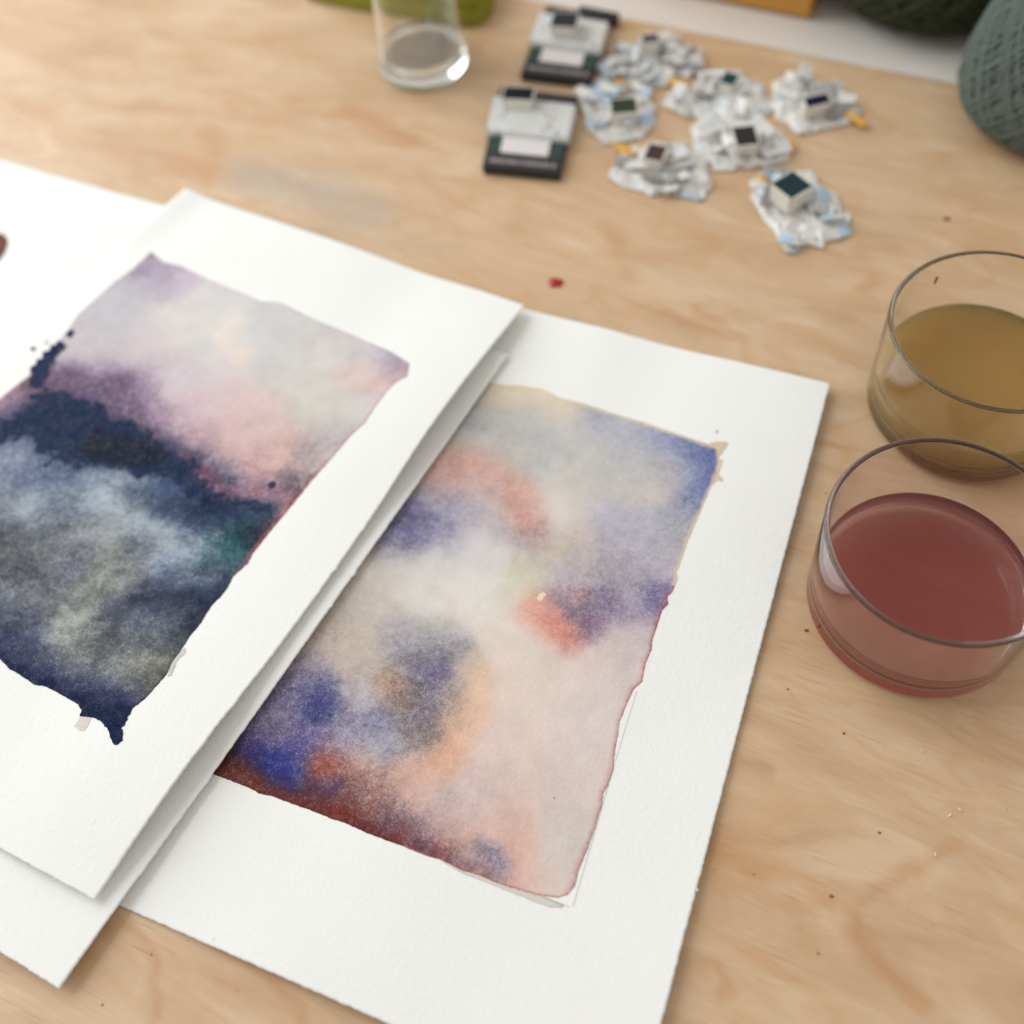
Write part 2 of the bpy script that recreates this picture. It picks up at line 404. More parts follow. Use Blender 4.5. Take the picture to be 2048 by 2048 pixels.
# sheet A: the top sheet with the dark wash
aTL = at([(371, 376)], .0070)[0]; aTR = at([(1049, 609)], .0078)[0]; aBR = at([(189, 1799)], .0082)[0]
aL = at([(0, 700)], .0045)[0]; aBm = at([(0, 1696)], .0068)[0]
aBL = isect(aTL, aL-aTL, aBR, aBm-aBR)
def zA(s, t):
    r = interp(t, [0, .08, .2, .3, .42, .55, .68, .8, .9, 1], [7.8, 9.6, 11.4, 11.0, 7.9, 7.2, 7.6, 10.4, 10.2, 8.2])
    l = 5.2
    z = l+(r-l)*sstep(.15, 1.0, s)
    z = z-1.6*np.exp(-((s-.72)/.13)**2)+1.9*np.exp(-(s/.05)**2)*sstep(.25, 0, t)-2.2*sstep(.07, -.01, s)*sstep(.12, .3, t)
    z = z+0.6*np.sin(t*11+s*5)*sstep(0, .4, s)
    return 0.001*z+0.0005*fbm(s*4, t*6, 5, 2)
ShA = Sheet(aTL, aTR, aBR, aBL, zA, 31)

# sheet D: behind at the upper left, under the top sheet
d0, d1 = at([(0, 318), (329, 408)], .003)
dd = (d1-d0)/np.linalg.norm(d1-d0); dn = np.array([dd[1], -dd[0], 0])
dTR = d0+dd*0.125; dTL = dTR-dd*0.21; dBR = dTR+dn*0.26-dd*0.02; dBL = dBR-dd*0.21
def zD(s, t): return 0.0030+0.0012*np.sin(s*5+1)*np.cos(t*3)+0.0005*fbm(s*5, t*6, 14, 2)
ShD = Sheet(dTL, dTR, dBR, dBL, zD, 41)

def sheet_thing(sh, name, label, nu, nv, nick=()):
    c = sum(sh.c)/4; root = empty(name, (c[0], c[1], 0.0)); tag(root, label, 'watercolor painting')
    sh.build('paper', root, nu, nv, 0.00045, nick)
    return root
rC = sheet_thing(ShC, 'painted_sheet', 'white paper with pale pink, orange and blue-violet wash, lying beside the glasses', 240, 330, [(.3, .002, .0002), (.72, .0015, .0004)])
rB = empty('blank_sheet', (sum(ShB.c)[0]/4, sum(ShB.c)[1]/4, 0)); tag(rB, 'plain white sheet between the dark painting and the pink painting, its corner lowest left', 'paper')
ShB.build('paper', rB, 200, 420, 0.00045, [(.42, .004, .0003), (.475, .003, .0003), (.74, .008, .0003), (.86, .006, .0002)])
rA = sheet_thing(ShA, 'painted_sheet', 'topmost white sheet with navy and grey wash under a pale pink sky', 240, 460, [(.45, .004, .0003), (.52, .003, .0004), (.56, .004, .0003), (.74, .008, .0003), (.80, .012, .0003)])
rD = sheet_thing(ShD, 'painted_sheet', 'white sheet with a brown blot, partly beneath the navy painting at upper left', 160, 200)

# ------------------------------------------------------------------ washes
def resample(P, n, seed=0, jag=0.0, freq=900):
    P = np.asarray(P, float); d = np.r_[0, np.cumsum(np.hypot(*np.diff(P, axis=0)[:, :2].T))]
    s = np.linspace(0, d[-1], n); Q = np.stack([np.interp(s, d, P[:, 0]), np.interp(s, d, P[:, 1])], 1)
    if jag:
        T = np.gradient(Q, axis=0); T /= np.linalg.norm(T, axis=1)[:, None]; N = np.stack([-T[:, 1], T[:, 0]], 1)
        e = fbm(s*freq, 0*s, seed, 4)*jag; e *= sstep(0, .03, np.linspace(0, 1, n))*sstep(1, .97, np.linspace(0, 1, n))
        Q = Q+N*e[:, None]
    return Q
def coons(top, right, bottom, left, nu, nv, seed, jag):
    """top TL->TR, bottom BL->BR, left TL->BL, right TR->BR"""
    T = resample(top, nu, seed, jag); Bo = resample(bottom, nu, seed+1, jag); L = resample(left, nv, seed+2, jag); Rr = resample(right, nv, seed+3, jag)
    u = np.linspace(0, 1, nu)[:, None, None]; v = np.linspace(0, 1, nv)[None, :, None]
    P = (1-v)*T[:, None]+v*Bo[:, None]+(1-u)*L[None]+u*Rr[None]
    P = P-((1-u)*(1-v)*T[0]+u*(1-v)*T[-1]+(1-u)*v*Bo[0]+u*v*Bo[-1])
    return P, (T, Rr, Bo, L)
def colour_field(X, Y, pts, sh, warp, seed, sig=0.006):
    px = np.array([(p[0]*DS, p[1]*DS) for p in pts]); W3 = solve(px, sh.z)
    C = np.array([lin(p[2:5]) for p in pts]); C = np.log(C+0.004)
    # spread of each sample follows the distance to its neighbours
    dd_ = np.hypot(W3[:, None, 0]-W3[None, :, 0], W3[:, None, 1]-W3[None, :, 1]); dd_.sort(1)
    sg = np.maximum(dd_[:, 1:4].mean(1)*0.50, 0.0019)
    wx = X+warp*(1.9*fbm(X*55, Y*55, seed, 5, .62)+0.7*fbm(X*380, Y*380, seed+20, 4, .65)); wy = Y+warp*(1.9*fbm(X*55, Y*55, seed+7, 5, .62)+0.7*fbm(X*380, Y*380, seed+27, 4, .65))
    num = np.zeros(X.shape+(3,)); den = np.zeros(X.shape)
    for q, c, s in zip(W3, C, sg):
        r2 = ((wx-q[0])**2+(wy-q[1])**2)/(s*s)
        g = np.exp(-r2*0.5)+0.0006/(1+r2)**2
        num += g[..., None]*c; den += g
    return np.exp(num/den[..., None])-0.004
def edge_dist(X, Y, line, step=3):
    L = line[::step]; best = np.full(X.shape, 9.0)
    for q in L: best = np.minimum(best, (X-q[0])**2+(Y-q[1])**2)
    return np.sqrt(best)

PA = [(285,488,150,138,160),(298,505,182,165,185),(320,535,180,165,188),(350,520,205,192,200),(250,560,192,188,194),(200,600,198,194,200),(400,560,212,208,208),(330,600,218,212,208),(420,610,222,214,208),(450,668,238,216,200),(430,640,234,216,203),(405,620,222,214,208),(470,640,204,202,202),(480,680,206,203,203),(410,665,206,203,203),(380,640,208,205,204),(500,620,205,203,203),(560,600,207,205,203),(640,640,205,198,198),(700,672,196,186,196),(750,690,170,155,172),(680,690,220,202,194),(700,700,220,200,192),(740,722,214,184,184),(700,722,212,178,172),(620,680,215,207,202),(660,705,214,190,184),(650,760,205,200,195),(700,760,210,200,202),(560,700,210,206,202),(600,760,208,202,192),(500,700,205,200,200),(400,700,208,198,200),(300,650,212,200,200),(250,650,205,195,200),(330,720,205,195,200),(150,640,200,190,195),(200,680,196,180,188),(380,760,210,190,195),(450,760,218,190,190),(440,820,212,182,180),(500,800,214,190,186),(500,860,210,172,168),(540,850,210,176,168),(420,860,202,168,172),(585,860,165,152,155),(610,820,178,168,172),(640,830,195,185,185),(560,900,160,140,146),(460,895,200,158,162),(480,925,165,120,132),(525,930,140,105,122),(300,690,205,190,195),(270,720,150,125,150),(330,780,196,170,180),(360,830,190,155,168),(540,960,165,110,118),(510,1000,150,95,105),(600,880,185,160,160),
 (180,722,130,105,135),(235,755,105,85,120),(290,800,125,100,132),(110,725,95,75,108),(20,760,175,140,155),(0,775,150,120,140),(70,735,120,85,100),(215,715,112,95,125),
 (100,765,38,46,84),(50,792,34,48,86),(10,810,50,62,98),(160,770,42,46,84),(120,800,40,52,92),(200,820,32,38,72),(230,845,26,34,56),(165,830,34,44,78),(280,862,24,32,54),(320,875,30,38,68),(370,895,34,40,74),(345,880,30,36,66),(420,925,36,46,82),(470,945,38,50,84),(510,965,34,58,78),(500,990,38,60,84),(300,845,34,36,68),
 (30,850,125,132,155),(80,870,90,105,135),(0,880,135,140,160),(150,880,80,100,132),(180,910,130,145,165),(200,925,176,188,198),(235,965,196,202,200),(260,930,100,115,140),(300,940,58,80,114),(380,950,48,70,106),(450,1000,34,70,84),(440,1035,28,74,84),(410,1050,60,90,104),(400,1080,78,90,112),(350,1040,160,172,186),(300,1010,176,184,192),(270,1030,120,128,142),(100,980,104,114,128),(50,960,140,150,164),(0,1000,104,110,120),(150,1000,135,140,146),(120,940,96,108,132),(60,1060,88,92,98),(20,1050,104,106,112),(120,1070,96,100,116),(220,1050,150,152,150),(200,1075,158,162,148),(180,1110,140,144,136),(240,1100,128,132,136),(320,1080,84,102,132),(380,1110,58,72,106),(290,1130,72,80,108),(330,1110,98,104,124),(130,1140,140,144,140),(80,1130,104,108,114),(140,1185,196,200,194),(115,1180,176,180,172),(160,1200,172,176,168),(60,1180,84,90,106),(20,1150,92,98,112),(200,1180,118,124,128),(235,1160,78,82,104),(270,1190,82,88,106),(330,1160,84,92,110),(380,1140,44,50,72),(355,1180,54,60,76),(20,1210,44,50,84),(50,1235,56,62,90),(90,1240,80,86,100),(150,1240,116,120,118),(220,1220,106,112,112),(270,1240,140,142,136),(300,1255,120,122,112),(330,1210,72,80,88),(40,1265,32,38,72),(80,1280,28,34,68),(130,1290,46,52,80),(200,1270,94,98,106),(240,1290,98,100,106),(290,1285,86,88,80),(260,1315,62,64,76),(160,1320,28,34,72),(200,1320,34,40,76),(240,1335,26,32,70)]
PC = [(960,750,222,208,182),(930,765,205,190,168),(1020,765,224,208,184),(1000,790,188,188,192),(950,800,186,184,184),(1100,800,200,196,196),(1080,775,214,202,182),(1120,785,162,164,190),(1180,810,186,186,198),(1250,820,150,156,186),(1290,835,120,128,176),(1345,850,98,112,172),(1350,880,92,106,170),(1320,860,116,126,174),(1305,900,150,156,184),(1330,905,100,112,172),(1310,945,112,122,172),(1285,965,158,160,182),(1280,1000,170,168,172),(1200,860,182,180,188),(1250,880,176,174,182),(1180,900,196,190,186),(1100,880,198,194,190),(1080,920,208,200,188),(1020,850,192,190,190),(1200,940,206,196,186),(1250,930,200,190,184),(900,790,172,172,178),(880,830,196,186,176),(960,850,196,190,182),(870,868,210,160,146),(900,880,214,164,150),(940,895,214,164,150),(970,925,214,160,146),(985,955,212,156,144),(1000,985,206,142,132),(900,915,208,172,166),(860,905,206,164,156),(930,945,196,180,184),(1010,1015,170,140,148),(960,1000,188,178,184),(860,960,172,164,182),(810,985,124,120,158),(780,1000,104,102,150),(830,1010,150,146,172),(750,1020,120,116,150),(880,1040,214,208,208),(800,1080,218,212,208),(730,1070,206,198,192),(950,1060,212,208,204),(1040,960,222,214,204),(1040,1030,206,196,174),(1000,1050,196,186,176),(985,1085,204,200,168),(965,1110,212,208,190),(1010,1090,212,200,180),(1100,960,206,196,194),(1150,970,186,182,198),(1200,980,180,178,196),(1230,1000,176,174,192),(1090,1010,200,184,176),(1160,1030,176,170,184),(1090,1060,190,178,180),(1150,1080,166,156,168),(1200,1060,180,172,186),(1250,1050,184,176,188),(1060,1090,182,170,180),(1235,1115,128,118,162),(1228,1140,118,108,158),(1205,1120,168,160,180),(1250,1150,150,134,160),(1060,1130,150,130,152),(1090,1125,198,142,140),(1020,1140,232,168,148),(1010,1160,220,146,132),(1040,1185,224,138,124),(1080,1205,222,132,120),(1070,1190,222,140,128),(1100,1150,136,116,146),(1080,1150,140,120,148),(1130,1130,138,124,158),(1110,1185,140,112,138),(1150,1155,148,130,158),(1190,1165,166,150,172),(1180,1220,210,192,190),(1220,1200,200,186,192),(1100,1240,222,200,192),(950,1180,226,212,198),(1000,1220,224,206,196),(900,1120,222,216,210),(850,1150,224,214,204),(620,1180,186,172,160),(650,1150,190,180,168),(700,1130,208,198,186),(680,1220,204,190,174),(640,1240,194,178,166),(740,1205,176,168,176),(760,1240,150,142,154),(820,1180,184,180,178),(800,1210,152,148,156),(845,1215,160,154,160),(790,1245,124,118,140),(830,1255,120,110,136),(815,1275,100,92,142),(790,1290,126,114,126),(770,1320,138,118,112),(730,1290,186,150,128),(745,1310,150,122,112),(820,1320,132,122,140),(850,1300,146,134,140),(800,1350,128,116,134),(790,1385,138,124,122),(870,1260,206,186,164),(890,1290,226,188,158),(905,1330,226,188,162),(880,1370,228,184,158),(850,1410,228,180,152),(830,1430,224,168,140),(860,1350,190,160,140),(960,1300,226,204,192),(1000,1300,226,206,196),(1100,1320,224,208,200),(1180,1290,212,198,196),(1100,1420,224,208,200),(1150,1450,226,206,198),(1120,1380,218,206,208),(1050,1500,220,200,192),(900,1500,210,186,182),(850,1510,206,180,176),(950,1450,222,196,186),(780,1440,222,178,158),(800,1470,220,180,164),(760,1450,206,164,150),(1000,1400,226,204,196),
 (590,1262,150,140,158),(600,1300,84,82,140),(590,1335,54,60,124),(615,1345,60,64,124),(560,1310,110,104,148),(540,1350,122,112,146),(500,1390,112,100,130),(480,1420,56,50,118),(500,1430,34,42,136),(520,1450,40,48,144),(545,1475,44,54,148),(560,1420,86,78,140),(600,1400,120,108,150),(640,1400,150,138,162),(640,1360,150,140,166),(690,1320,186,180,192),(710,1350,138,134,166),(700,1400,170,166,182),(730,1400,160,156,172),(670,1300,182,170,172),(610,1445,186,76,54),(600,1470,110,70,90),(640,1460,150,98,90),(690,1440,190,148,138),(580,1500,90,58,90),(620,1490,84,60,106),(660,1500,120,76,74),(440,1462,96,44,42),(470,1475,112,46,34),(520,1498,118,50,36),(570,1520,122,48,32),(620,1540,142,50,32),(650,1555,130,44,34),(610,1555,64,40,40),(690,1580,82,38,44),(700,1520,140,92,86),(720,1490,176,134,126),(680,1480,150,110,108),(740,1550,120,86,102),(750,1520,140,106,110),(770,1590,110,52,50),(760,1575,126,60,58),(790,1560,130,104,122),(800,1600,96,62,80),(835,1620,140,70,70),(820,1560,180,142,140),(780,1500,200,162,152),(860,1570,206,172,162),(880,1600,222,170,146),(860,1625,146,124,140),(920,1625,136,124,150),(940,1640,150,136,156),(900,1610,146,136,158),(900,1655,170,120,116),(980,1610,226,178,160),(970,1660,216,166,154),(1000,1640,222,190,180),(960,1560,222,184,170),(1040,1680,222,196,186),(1060,1620,214,202,194),(1080,1560,212,202,194),(1110,1500,218,202,194),(1090,1650,220,198,190)]

def build_wash(name, sh, root, edges, pts, n, warp, seed, jag, post, desat=.15):
    P, (T, Rr, Bo, L) = coons(*[solve(e, sh.z)[:, :2] for e in edges], n[0], n[1], seed, jag)
    X, Y = P[..., 0], P[..., 1]
    C = colour_field(X, Y, pts, sh, warp, seed)
    C = post(X, Y, C, (T, Rr, Bo, L))
    lum = C@np.array([.3, .5, .2]); C = C*(1-desat)+lum[..., None]*np.array([1.02, 1.0, .97])*desat; l2 = np.sqrt(np.clip(lum, 0, 1))
    g = np.clip(0.05+0.5*sstep(.84, .5, l2)+0.0*X, 0, 1)*(0.30+0.70*sstep(.16, .42, l2))
    dens = fbm(X*150, Y*150, seed+60, 5)*0.42+fbm(X*30, Y*30, seed+61, 3)*0.10+fbm(X*700+3*fbm(X*300, Y*300, 2, 2), Y*1000, seed+62, 3)*0.9*g
    C = C*np.clip(1+dens*(0.3+1.2*g), .3, 2.2)[..., None]
    col = np.concatenate([np.clip(C, 0.003, .9), g[..., None]], -1)
    Zv = sh.z(X.ravel(), Y.ravel()).reshape(X.shape)+0.00012
    o = gridmesh(name, np.stack([X, Y, Zv], -1), M_PAINT, root, root.location, col, True)
    o.data.flip_normals(); return o

zc1 = lambda *p: Z(p, 850, 740, 2.972)
zc3 = lambda *p: Z(p, 800, 1300, 3.22)
zc2 = lambda *p: Z(p, 400, 1200, 3.22)
za1 = lambda *p: Z(p, 0, 450, 2.2465)
za6 = lambda *p: Z(p, 0, 1000, 2.76)
za5 = lambda *p: Z(p, 0, 250, 2.76)
topC = [(925, 752)]+zc1((470, 90), (560, 92), (700, 112), (800, 165), (950, 200), (1100, 250), (1300, 310), (1500, 380), (1680, 440), (1745, 462))
rightC = zc1((1745, 462), (1748, 540), (1735, 620), (1700, 690), (1640, 830), (1600, 930), (1560, 1020), (1540, 1080), (1512, 1160), (1492, 1205), (1502, 1240), (1470, 1320), (1440, 1350), (1446, 1390), (1410, 1430), (1380, 1520), (1350, 1610))+zc3((1620, 0), (1580, 90), (1560, 200), (1500, 260), (1460, 350), (1415, 460), (1400, 560), (1380, 680), (1375, 770), (1340, 870), (1310, 920), (1300, 1000), (1250, 1160), (1200, 1300), (1150, 1420), (1125, 1520), (1080, 1575))
botC = [(330, 1512)]+zc2((120, 1135), (200, 1165), (330, 1215), (380, 1245), (470, 1265), (560, 1300), (700, 1350), (850, 1410), (940, 1440), (1050, 1490), (1150, 1530))+zc3((0, 1255), (150, 1320), (270, 1355), (400, 1420), (500, 1450), (650, 1510), (800, 1555), (920, 1585), (1020, 1595), (1080, 1575))
leftC = [(925, 752), (700, 1010), (520, 1250), (330, 1512)]
topA = za5((835, 700), (900, 757), (1000, 780))+za1((930, 243), (1100, 312), (1175, 346), (1250, 347), (1330, 385), (1400, 420), (1600, 502), (1750, 566), (1840, 622))
rightA = za1((1840, 622), (1830, 680), (1785, 702), (1740, 745), (1700, 795), (1640, 890), (1590, 932), (1560, 965), (1480, 1060), (1400, 1150), (1320, 1250))+za6((1500, 165), (1400, 290), (1370, 350), (1290, 420), (1255, 490), (1215, 540), (1180, 570), (1140, 625), (1110, 680), (1050, 750), (1000, 830), (950, 900), (920, 965), (870, 1020), (800, 1100), (740, 1145), (700, 1190))
botA = [(-330, 1105), (-160, 1212)]+za6((0, 880), (50, 930), (110, 965), (190, 1020), (250, 1030), (350, 1080), (430, 1130), (455, 1165), (560, 1178), (700, 1190))
leftA = za5((835, 700), (740, 790), (620, 880), (520, 970), (430, 1050), (380, 1130), (300, 1220), (180, 1370), (100, 1430), (0, 1510))+[(-160, 945), (-330, 1105)]

def over(C, col, m): return C*(1-m[..., None])+lin(col)*m[..., None]
def pmask(X, Y, sh, px, soft, amp, seed, f=170):
    P = solve(px, sh.z)[:, :2]; wx = X+amp*fbm(X*f, Y*f, seed, 5, .62); wy = Y+amp*fbm(X*f, Y*f, seed+5, 5, .62)
    wx = wx+amp*.22*fbm(X*f*7, Y*f*7, seed+11, 3, .7); wy = wy+amp*.22*fbm(X*f*7, Y*f*7, seed+15, 3, .7)
    d = seg_dist(wx, wy, np.vstack([P, P[:1]])); d = np.where(inside(wx, wy, P), -d, d)
    return sstep(soft, -soft, d)
def inside(x, y, poly):
    r = np.zeros(x.shape, bool); n = len(poly)
    for i in range(n):
        a, b = poly[i], poly[(i+1) % n]
        r ^= ((a[1] > y) != (b[1] > y)) & (x < (b[0]-a[0])*(y-a[1])/(b[1]-a[1]+1e-15)+a[0])
    return r
def postC(X, Y, C, e):
    T, Rr, Bo, L = e
    dR = edge_dist(X, Y, Rr, 2); dT = edge_dist(X, Y, T, 3); dB = edge_dist(X, Y, Bo, 2)
    mid = solve([(1592, 1140)], ShC.z)[0][1]; low = Y < mid
    jn = 1+0.9*fbm(X*300, Y*300, 5, 3)
    C = over(C, (120, 34, 40), sstep(.00075*1.0, .0001, dR/jn)*np.where(low, 1, 0)*np.clip(.9-0.1*0, 0, 1)*(0.55+.45*sstep(mid-.06, mid, Y)))
    C = over(C, (196, 100, 96), sstep(.0022, .0004, dR/jn)*np.where(low, .4, 0))
    C = over(C, (222, 196, 162), sstep(.0015, .0006, dR/jn)*np.where(low, 0, .75))
    C = over(C, (225, 206, 172), sstep(.0022, .0006, dT/jn)*.8)
    xr = solve(D((760, 1600)), ShC.z)[0][0]
    C = over(C, (70, 26, 32), sstep(.0009, .0001, dB/jn)*np.where(X < xr, .75, 0))
    C = over(C, (176, 84, 78), sstep(.0008, .0001, dB/jn)*np.where(X >= xr, .8, 0))
    # dark red band along the lower edge
    C = over(C, (112, 42, 34), sstep(.0050, .0012, dB+0.0035*fbm(X*160, Y*160, 9, 4))*np.where(X < xr, .55, 0))
    return C
def postA(X, Y, C, e):
    T, Rr, Bo, L = e
    zz = lambda *p: Z(p, 0, 360, 1.558)
    y_a = solve(D((260, 880)), ShA.z)[0][1]
    C = over(C, (116, 92, 118), .55*pmask(X, Y, ShA, zz((40, 690), (120, 600), (200, 590), (300, 610), (380, 600), (440, 690), (520, 790), (440, 810), (300, 720), (150, 670)), .0030, .016, 81))
    C = over(C, (176, 112, 124), .3*pmask(X, Y, ShA, zz((560, 840), (640, 880), (720, 940), (840, 965), (860, 1000), (700, 1000), (600, 920)), .0020, .008, 85))
    C = over(C, (26, 42, 72), .97*pmask(X, Y, ShA, zz((-60, 800), (0, 745), (70, 700), (110, 655), (165, 645), (230, 655), (300, 690), (380, 735), (430, 765), (500, 820), (560, 872), (640, 925), (700, 980), (790, 1000), (860, 1000), (840, 1060), (750, 1020), (650, 980), (540, 935), (450, 915), (350, 905), (250, 890), (150, 860), (60, 810), (-60, 830)), .0019, .017, 88, 140))
    C = over(C, (26, 34, 48), .85*pmask(X, Y, ShA, zz((235, 830), (290, 780), (420, 795), (500, 840), (540, 870), (470, 885), (360, 885), (260, 865)), .0016, .006, 91))
    C = over(C, (30, 44, 74), .95*pmask(X, Y, ShA, zz((90, 640), (105, 575), (150, 530), (190, 500), (215, 515), (175, 560), (150, 610), (120, 650)), .0007, .004, 94, 300))
    low = sstep(y_a+.01, y_a-.025, Y)
    qx = X+.012*fbm(X*40, Y*40, 201, 4, .6); qy = Y+.012*fbm(X*40, Y*40, 202, 4, .6)
    wisp = fbm(qx*48+qy*20, qy*75, 203, 6, .62)
    C = C*np.clip(1+low[..., None]*wisp[..., None]*np.array([2.3, 2.15, 1.9]), .35, 2.3)
    C = over(C, (150, 162, 176), .35*pmask(X, Y, ShA, zz((180, 960), (290, 900), (360, 960), (400, 1060), (500, 1090), (440, 1110), (330, 1060), (260, 1060)), .0035, .010, 96))
    C = over(C, (40, 52, 78), .55*pmask(X, Y, ShA, zz((310, 930), (420, 960), (560, 1010), (700, 1060), (680, 1120), (520, 1060), (400, 1040)), .0030, .010, 97))
    dR = edge_dist(X, Y, Rr, 2); dT = edge_dist(X, Y, T, 3); dB = edge_dist(X, Y, Bo, 3); dL = edge_dist(X, Y, L, 3)
    y1 = solve(D((520, 940)), ShA.z)[0][1]; y2 = solve(D((460, 1075)), ShA.z)[0][1]
    jn = 1+0.9*fbm(X*300, Y*300, 25, 3)
    C = over(C, (168, 72, 84), sstep(.0026, .0004, dR/jn)*sstep(y1+.03, y1-.005, Y)*sstep(y2-.005, y2+.005, Y)*.55)
    C = over(C, (196, 150, 160), sstep(.0012, .0002, dR/jn)*sstep(y1-.01, y1+.02, Y)*.7)
    C = over(C, (178, 166, 178), sstep(.0012, .0002, dT/jn)*.7)
    C = over(C, (200, 140, 148), sstep(.0012, .0002, dL/jn)*.6)
    C = over(C, (20, 24, 44), sstep(.0009, .0001, dR/jn)*sstep(y2+.003, y2-.01, Y)*.7)
    C = over(C, (22, 28, 64), sstep(.0045, .0010, dB+0.004*fbm(X*150, Y*150, 3, 4))*.85)
    return C
build_wash('wash', ShC, rC, (topC, rightC, botC, leftC), PC, (460, 600), 0.0034, 3, 0.00035, postC, .12)
build_wash('wash', ShA, rA, (topA, rightA, botA, leftA), PA, (500, 620), 0.0036, 50, 0.0004, postA, .06)

def flat_patch(name, sh, root, px, rgb, gran=0.15, seed=0, jag=0.0003, dz=0.00019, n=90, soft=None):
    Q = solve(px+[px[0]], sh.z); P = resample(Q, n, seed, jag)[:-1]
    c = P.mean(0); rings = [P*(1-k)+c*k for k in (0, .12, .3, .5, .75)]
    V_ = np.concatenate(rings+[c[None]]); m = n-1; f = []
    Zv = sh.z(V_[:, 0], V_[:, 1])+dz
    V3 = np.concatenate([V_, Zv[:, None]], 1)-np.array(root.location)
    for r in range(4):
        for i in range(m):
            j = (i+1) % m; f.append((r*m+i, r*m+j, (r+1)*m+j, (r+1)*m+i))
    for i in range(m): f.append((4*m+i, 4*m+(i+1) % m, 5*m))
    o = mesh(name, V3, f, M_PAINT, root, True)
    a = o.data.color_attributes.new('pigment', 'FLOAT_COLOR', 'POINT')
    inner = lin(rgb); edge = lin(soft) if soft else inner*0.85
    cols = np.ones((len(V_), 4)); cols[:, :3] = inner; cols[:m, :3] = edge; cols[:, 3] = gran
    a.data.foreach_set('color', cols.astype(np.float32).ravel())
    bm = bmesh.new(); bm.from_mesh(o.data); bmesh.ops.recalc_face_normals(bm, faces=bm.faces)
    if bm.faces[0].normal.z < 0: bmesh.ops.reverse_faces(bm, faces=bm.faces)
    bm.to_mesh(o.data); bm.free(); return o
# run-off of the navy wash below its lower corner
flat_patch('drip', ShA, rA, za6((455, 1155), (600, 1130), (730, 1150), (705, 1205), (690, 1240), (672, 1260), (678, 1290), (682, 1330), (660, 1345), (630, 1355), (610, 1320), (612, 1290), (590, 1262), (560, 1225), (520, 1205), (535, 1170), (510, 1160), (492, 1180), (440, 1198)), (24, 36, 66), .1, 3, .0012)
flat_patch('drip', ShA, rA, za6((440, 1190), (500, 1172), (525, 1165), (500, 1210), (480, 1250), (462, 1275), (430, 1270), (412, 1245), (432, 1215)), (214, 207, 199), .15, 4, .0014, .00016, soft=(226, 222, 215))
flat_patch('drip', ShA, rA, za6((960, 850), (1020, 820), (1025, 835), (990, 880), (960, 930), (945, 975), (925, 975), (940, 910)), (206, 203, 194), .1, 5, .0014, .00010)
for i, (pp) in enumerate([za5((165, 1372), (172, 1335), (200, 1340), (198, 1296), (235, 1292), (236, 1250), (275, 1244), (280, 1212), (310, 1217), (318, 1190), (352, 1200), (340, 1232), (318, 1235), (328, 1265), (300, 1272), (288, 1308), (258, 1308), (268, 1350), (235, 1350), (222, 1392), (195, 1375)), za5((360, 1155), (385, 1130), (415, 1140), (405, 1165), (385, 1178)), za5((165, 1235), (182, 1222), (200, 1235), (185, 1250)), za5((248, 1200), (262, 1190), (268, 1205), (256, 1212)),
                          za1((1200, 1165), (1222, 1150), (1242, 1158), (1235, 1180), (1215, 1187))]):
    flat_patch('paint_spot', ShA, rA, pp, [(38, 48, 82), (44, 50, 78), (70, 66, 76), (170, 165, 168), (60, 52, 88)][i], .1, 10+i, .0012 if i < 2 else .0002)
# run-off at the corners of the pale wash
flat_patch('drip', ShC, rC, zc1((1690, 436), (1740, 426), (1795, 428), (1800, 445), (1775, 480), (1755, 510), (1735, 500)), (214, 194, 168), .05, 6, .0003, .00010)
flat_patch('drip', ShC, rC, zc1((1725, 540), (1765, 530), (1770, 545), (1755, 590), (1745, 620), (1772, 650), (1768, 665), (1740, 655), (1700, 690), (1690, 680)), (222, 202, 174), .05, 7, .0005, .00010)
flat_patch('drip', ShC, rC, zc3((255, 1352), (400, 1400), (600, 1490), (900, 1580), (1060, 1640), (1040, 1662), (960, 1655), (860, 1620), (560, 1500), (380, 1430)), (214, 210, 200), .05, 8, .0003, .00008, 140)
flat_patch('paint_spot', ShC, rC, zc1((1728, 365), (1738, 360), (1742, 370), (1733, 376)), (150, 130, 120), .1, 9, .0001)
flat_patch('paint_spot', ShC, rC, zc1((668, 1345), (700, 1320), (720, 1335), (700, 1362), (680, 1378), (665, 1370)), (238, 214, 186), .2, 12, .0009)
flat_patch('paint_spot', ShC, rC, zc3((989, 946), (995, 950), (996, 962), (990, 958)), (120, 70, 40), .1, 13, .0)
flat_patch('brown_blot', ShD, rD, za5((-60, 590), (0, 598), (30, 610), (46, 645), (30, 700), (0, 745), (-80, 760), (-110, 660)), (116, 74, 60), .12, 14, .0008)

# pencil border
M_PENCIL = simple('graphite', (168, 166, 160), 0.6, 0.2, 2500)
def ribbon(name, sh, root, px, wd, mat, dz=0.00022):
    P = resample(solve(px, sh.z), 120); T = np.gradient(P, axis=0); T /= np.linalg.norm(T, axis=1)[:, None]
    N = np.stack([-T[:, 1], T[:, 0]], 1)*wd/2; Q = np.concatenate([P-N, P+N]); zz = sh.z(Q[:, 0], Q[:, 1])+dz
    v = np.concatenate([Q, zz[:, None]], 1); f = [(i, i+1, 121+i, 120+i) for i in range(119)]
    return mesh(name, v, f, mat, root, False, root.location)
ribbon('pencil_line', ShC, rC, zc3((1525, 265), (1440, 540), (1385, 720)), .00012, M_PENCIL)
ribbon('pencil_line', ShC, rC, zc3((1370, 770), (1300, 1010), (1220, 1290), (1112, 1655)), .00014, M_PENCIL)
ribbon('pencil_line', ShC, rC, zc3((930, 1590), (1000, 1625), (1090, 1655)), .00012, M_PENCIL)

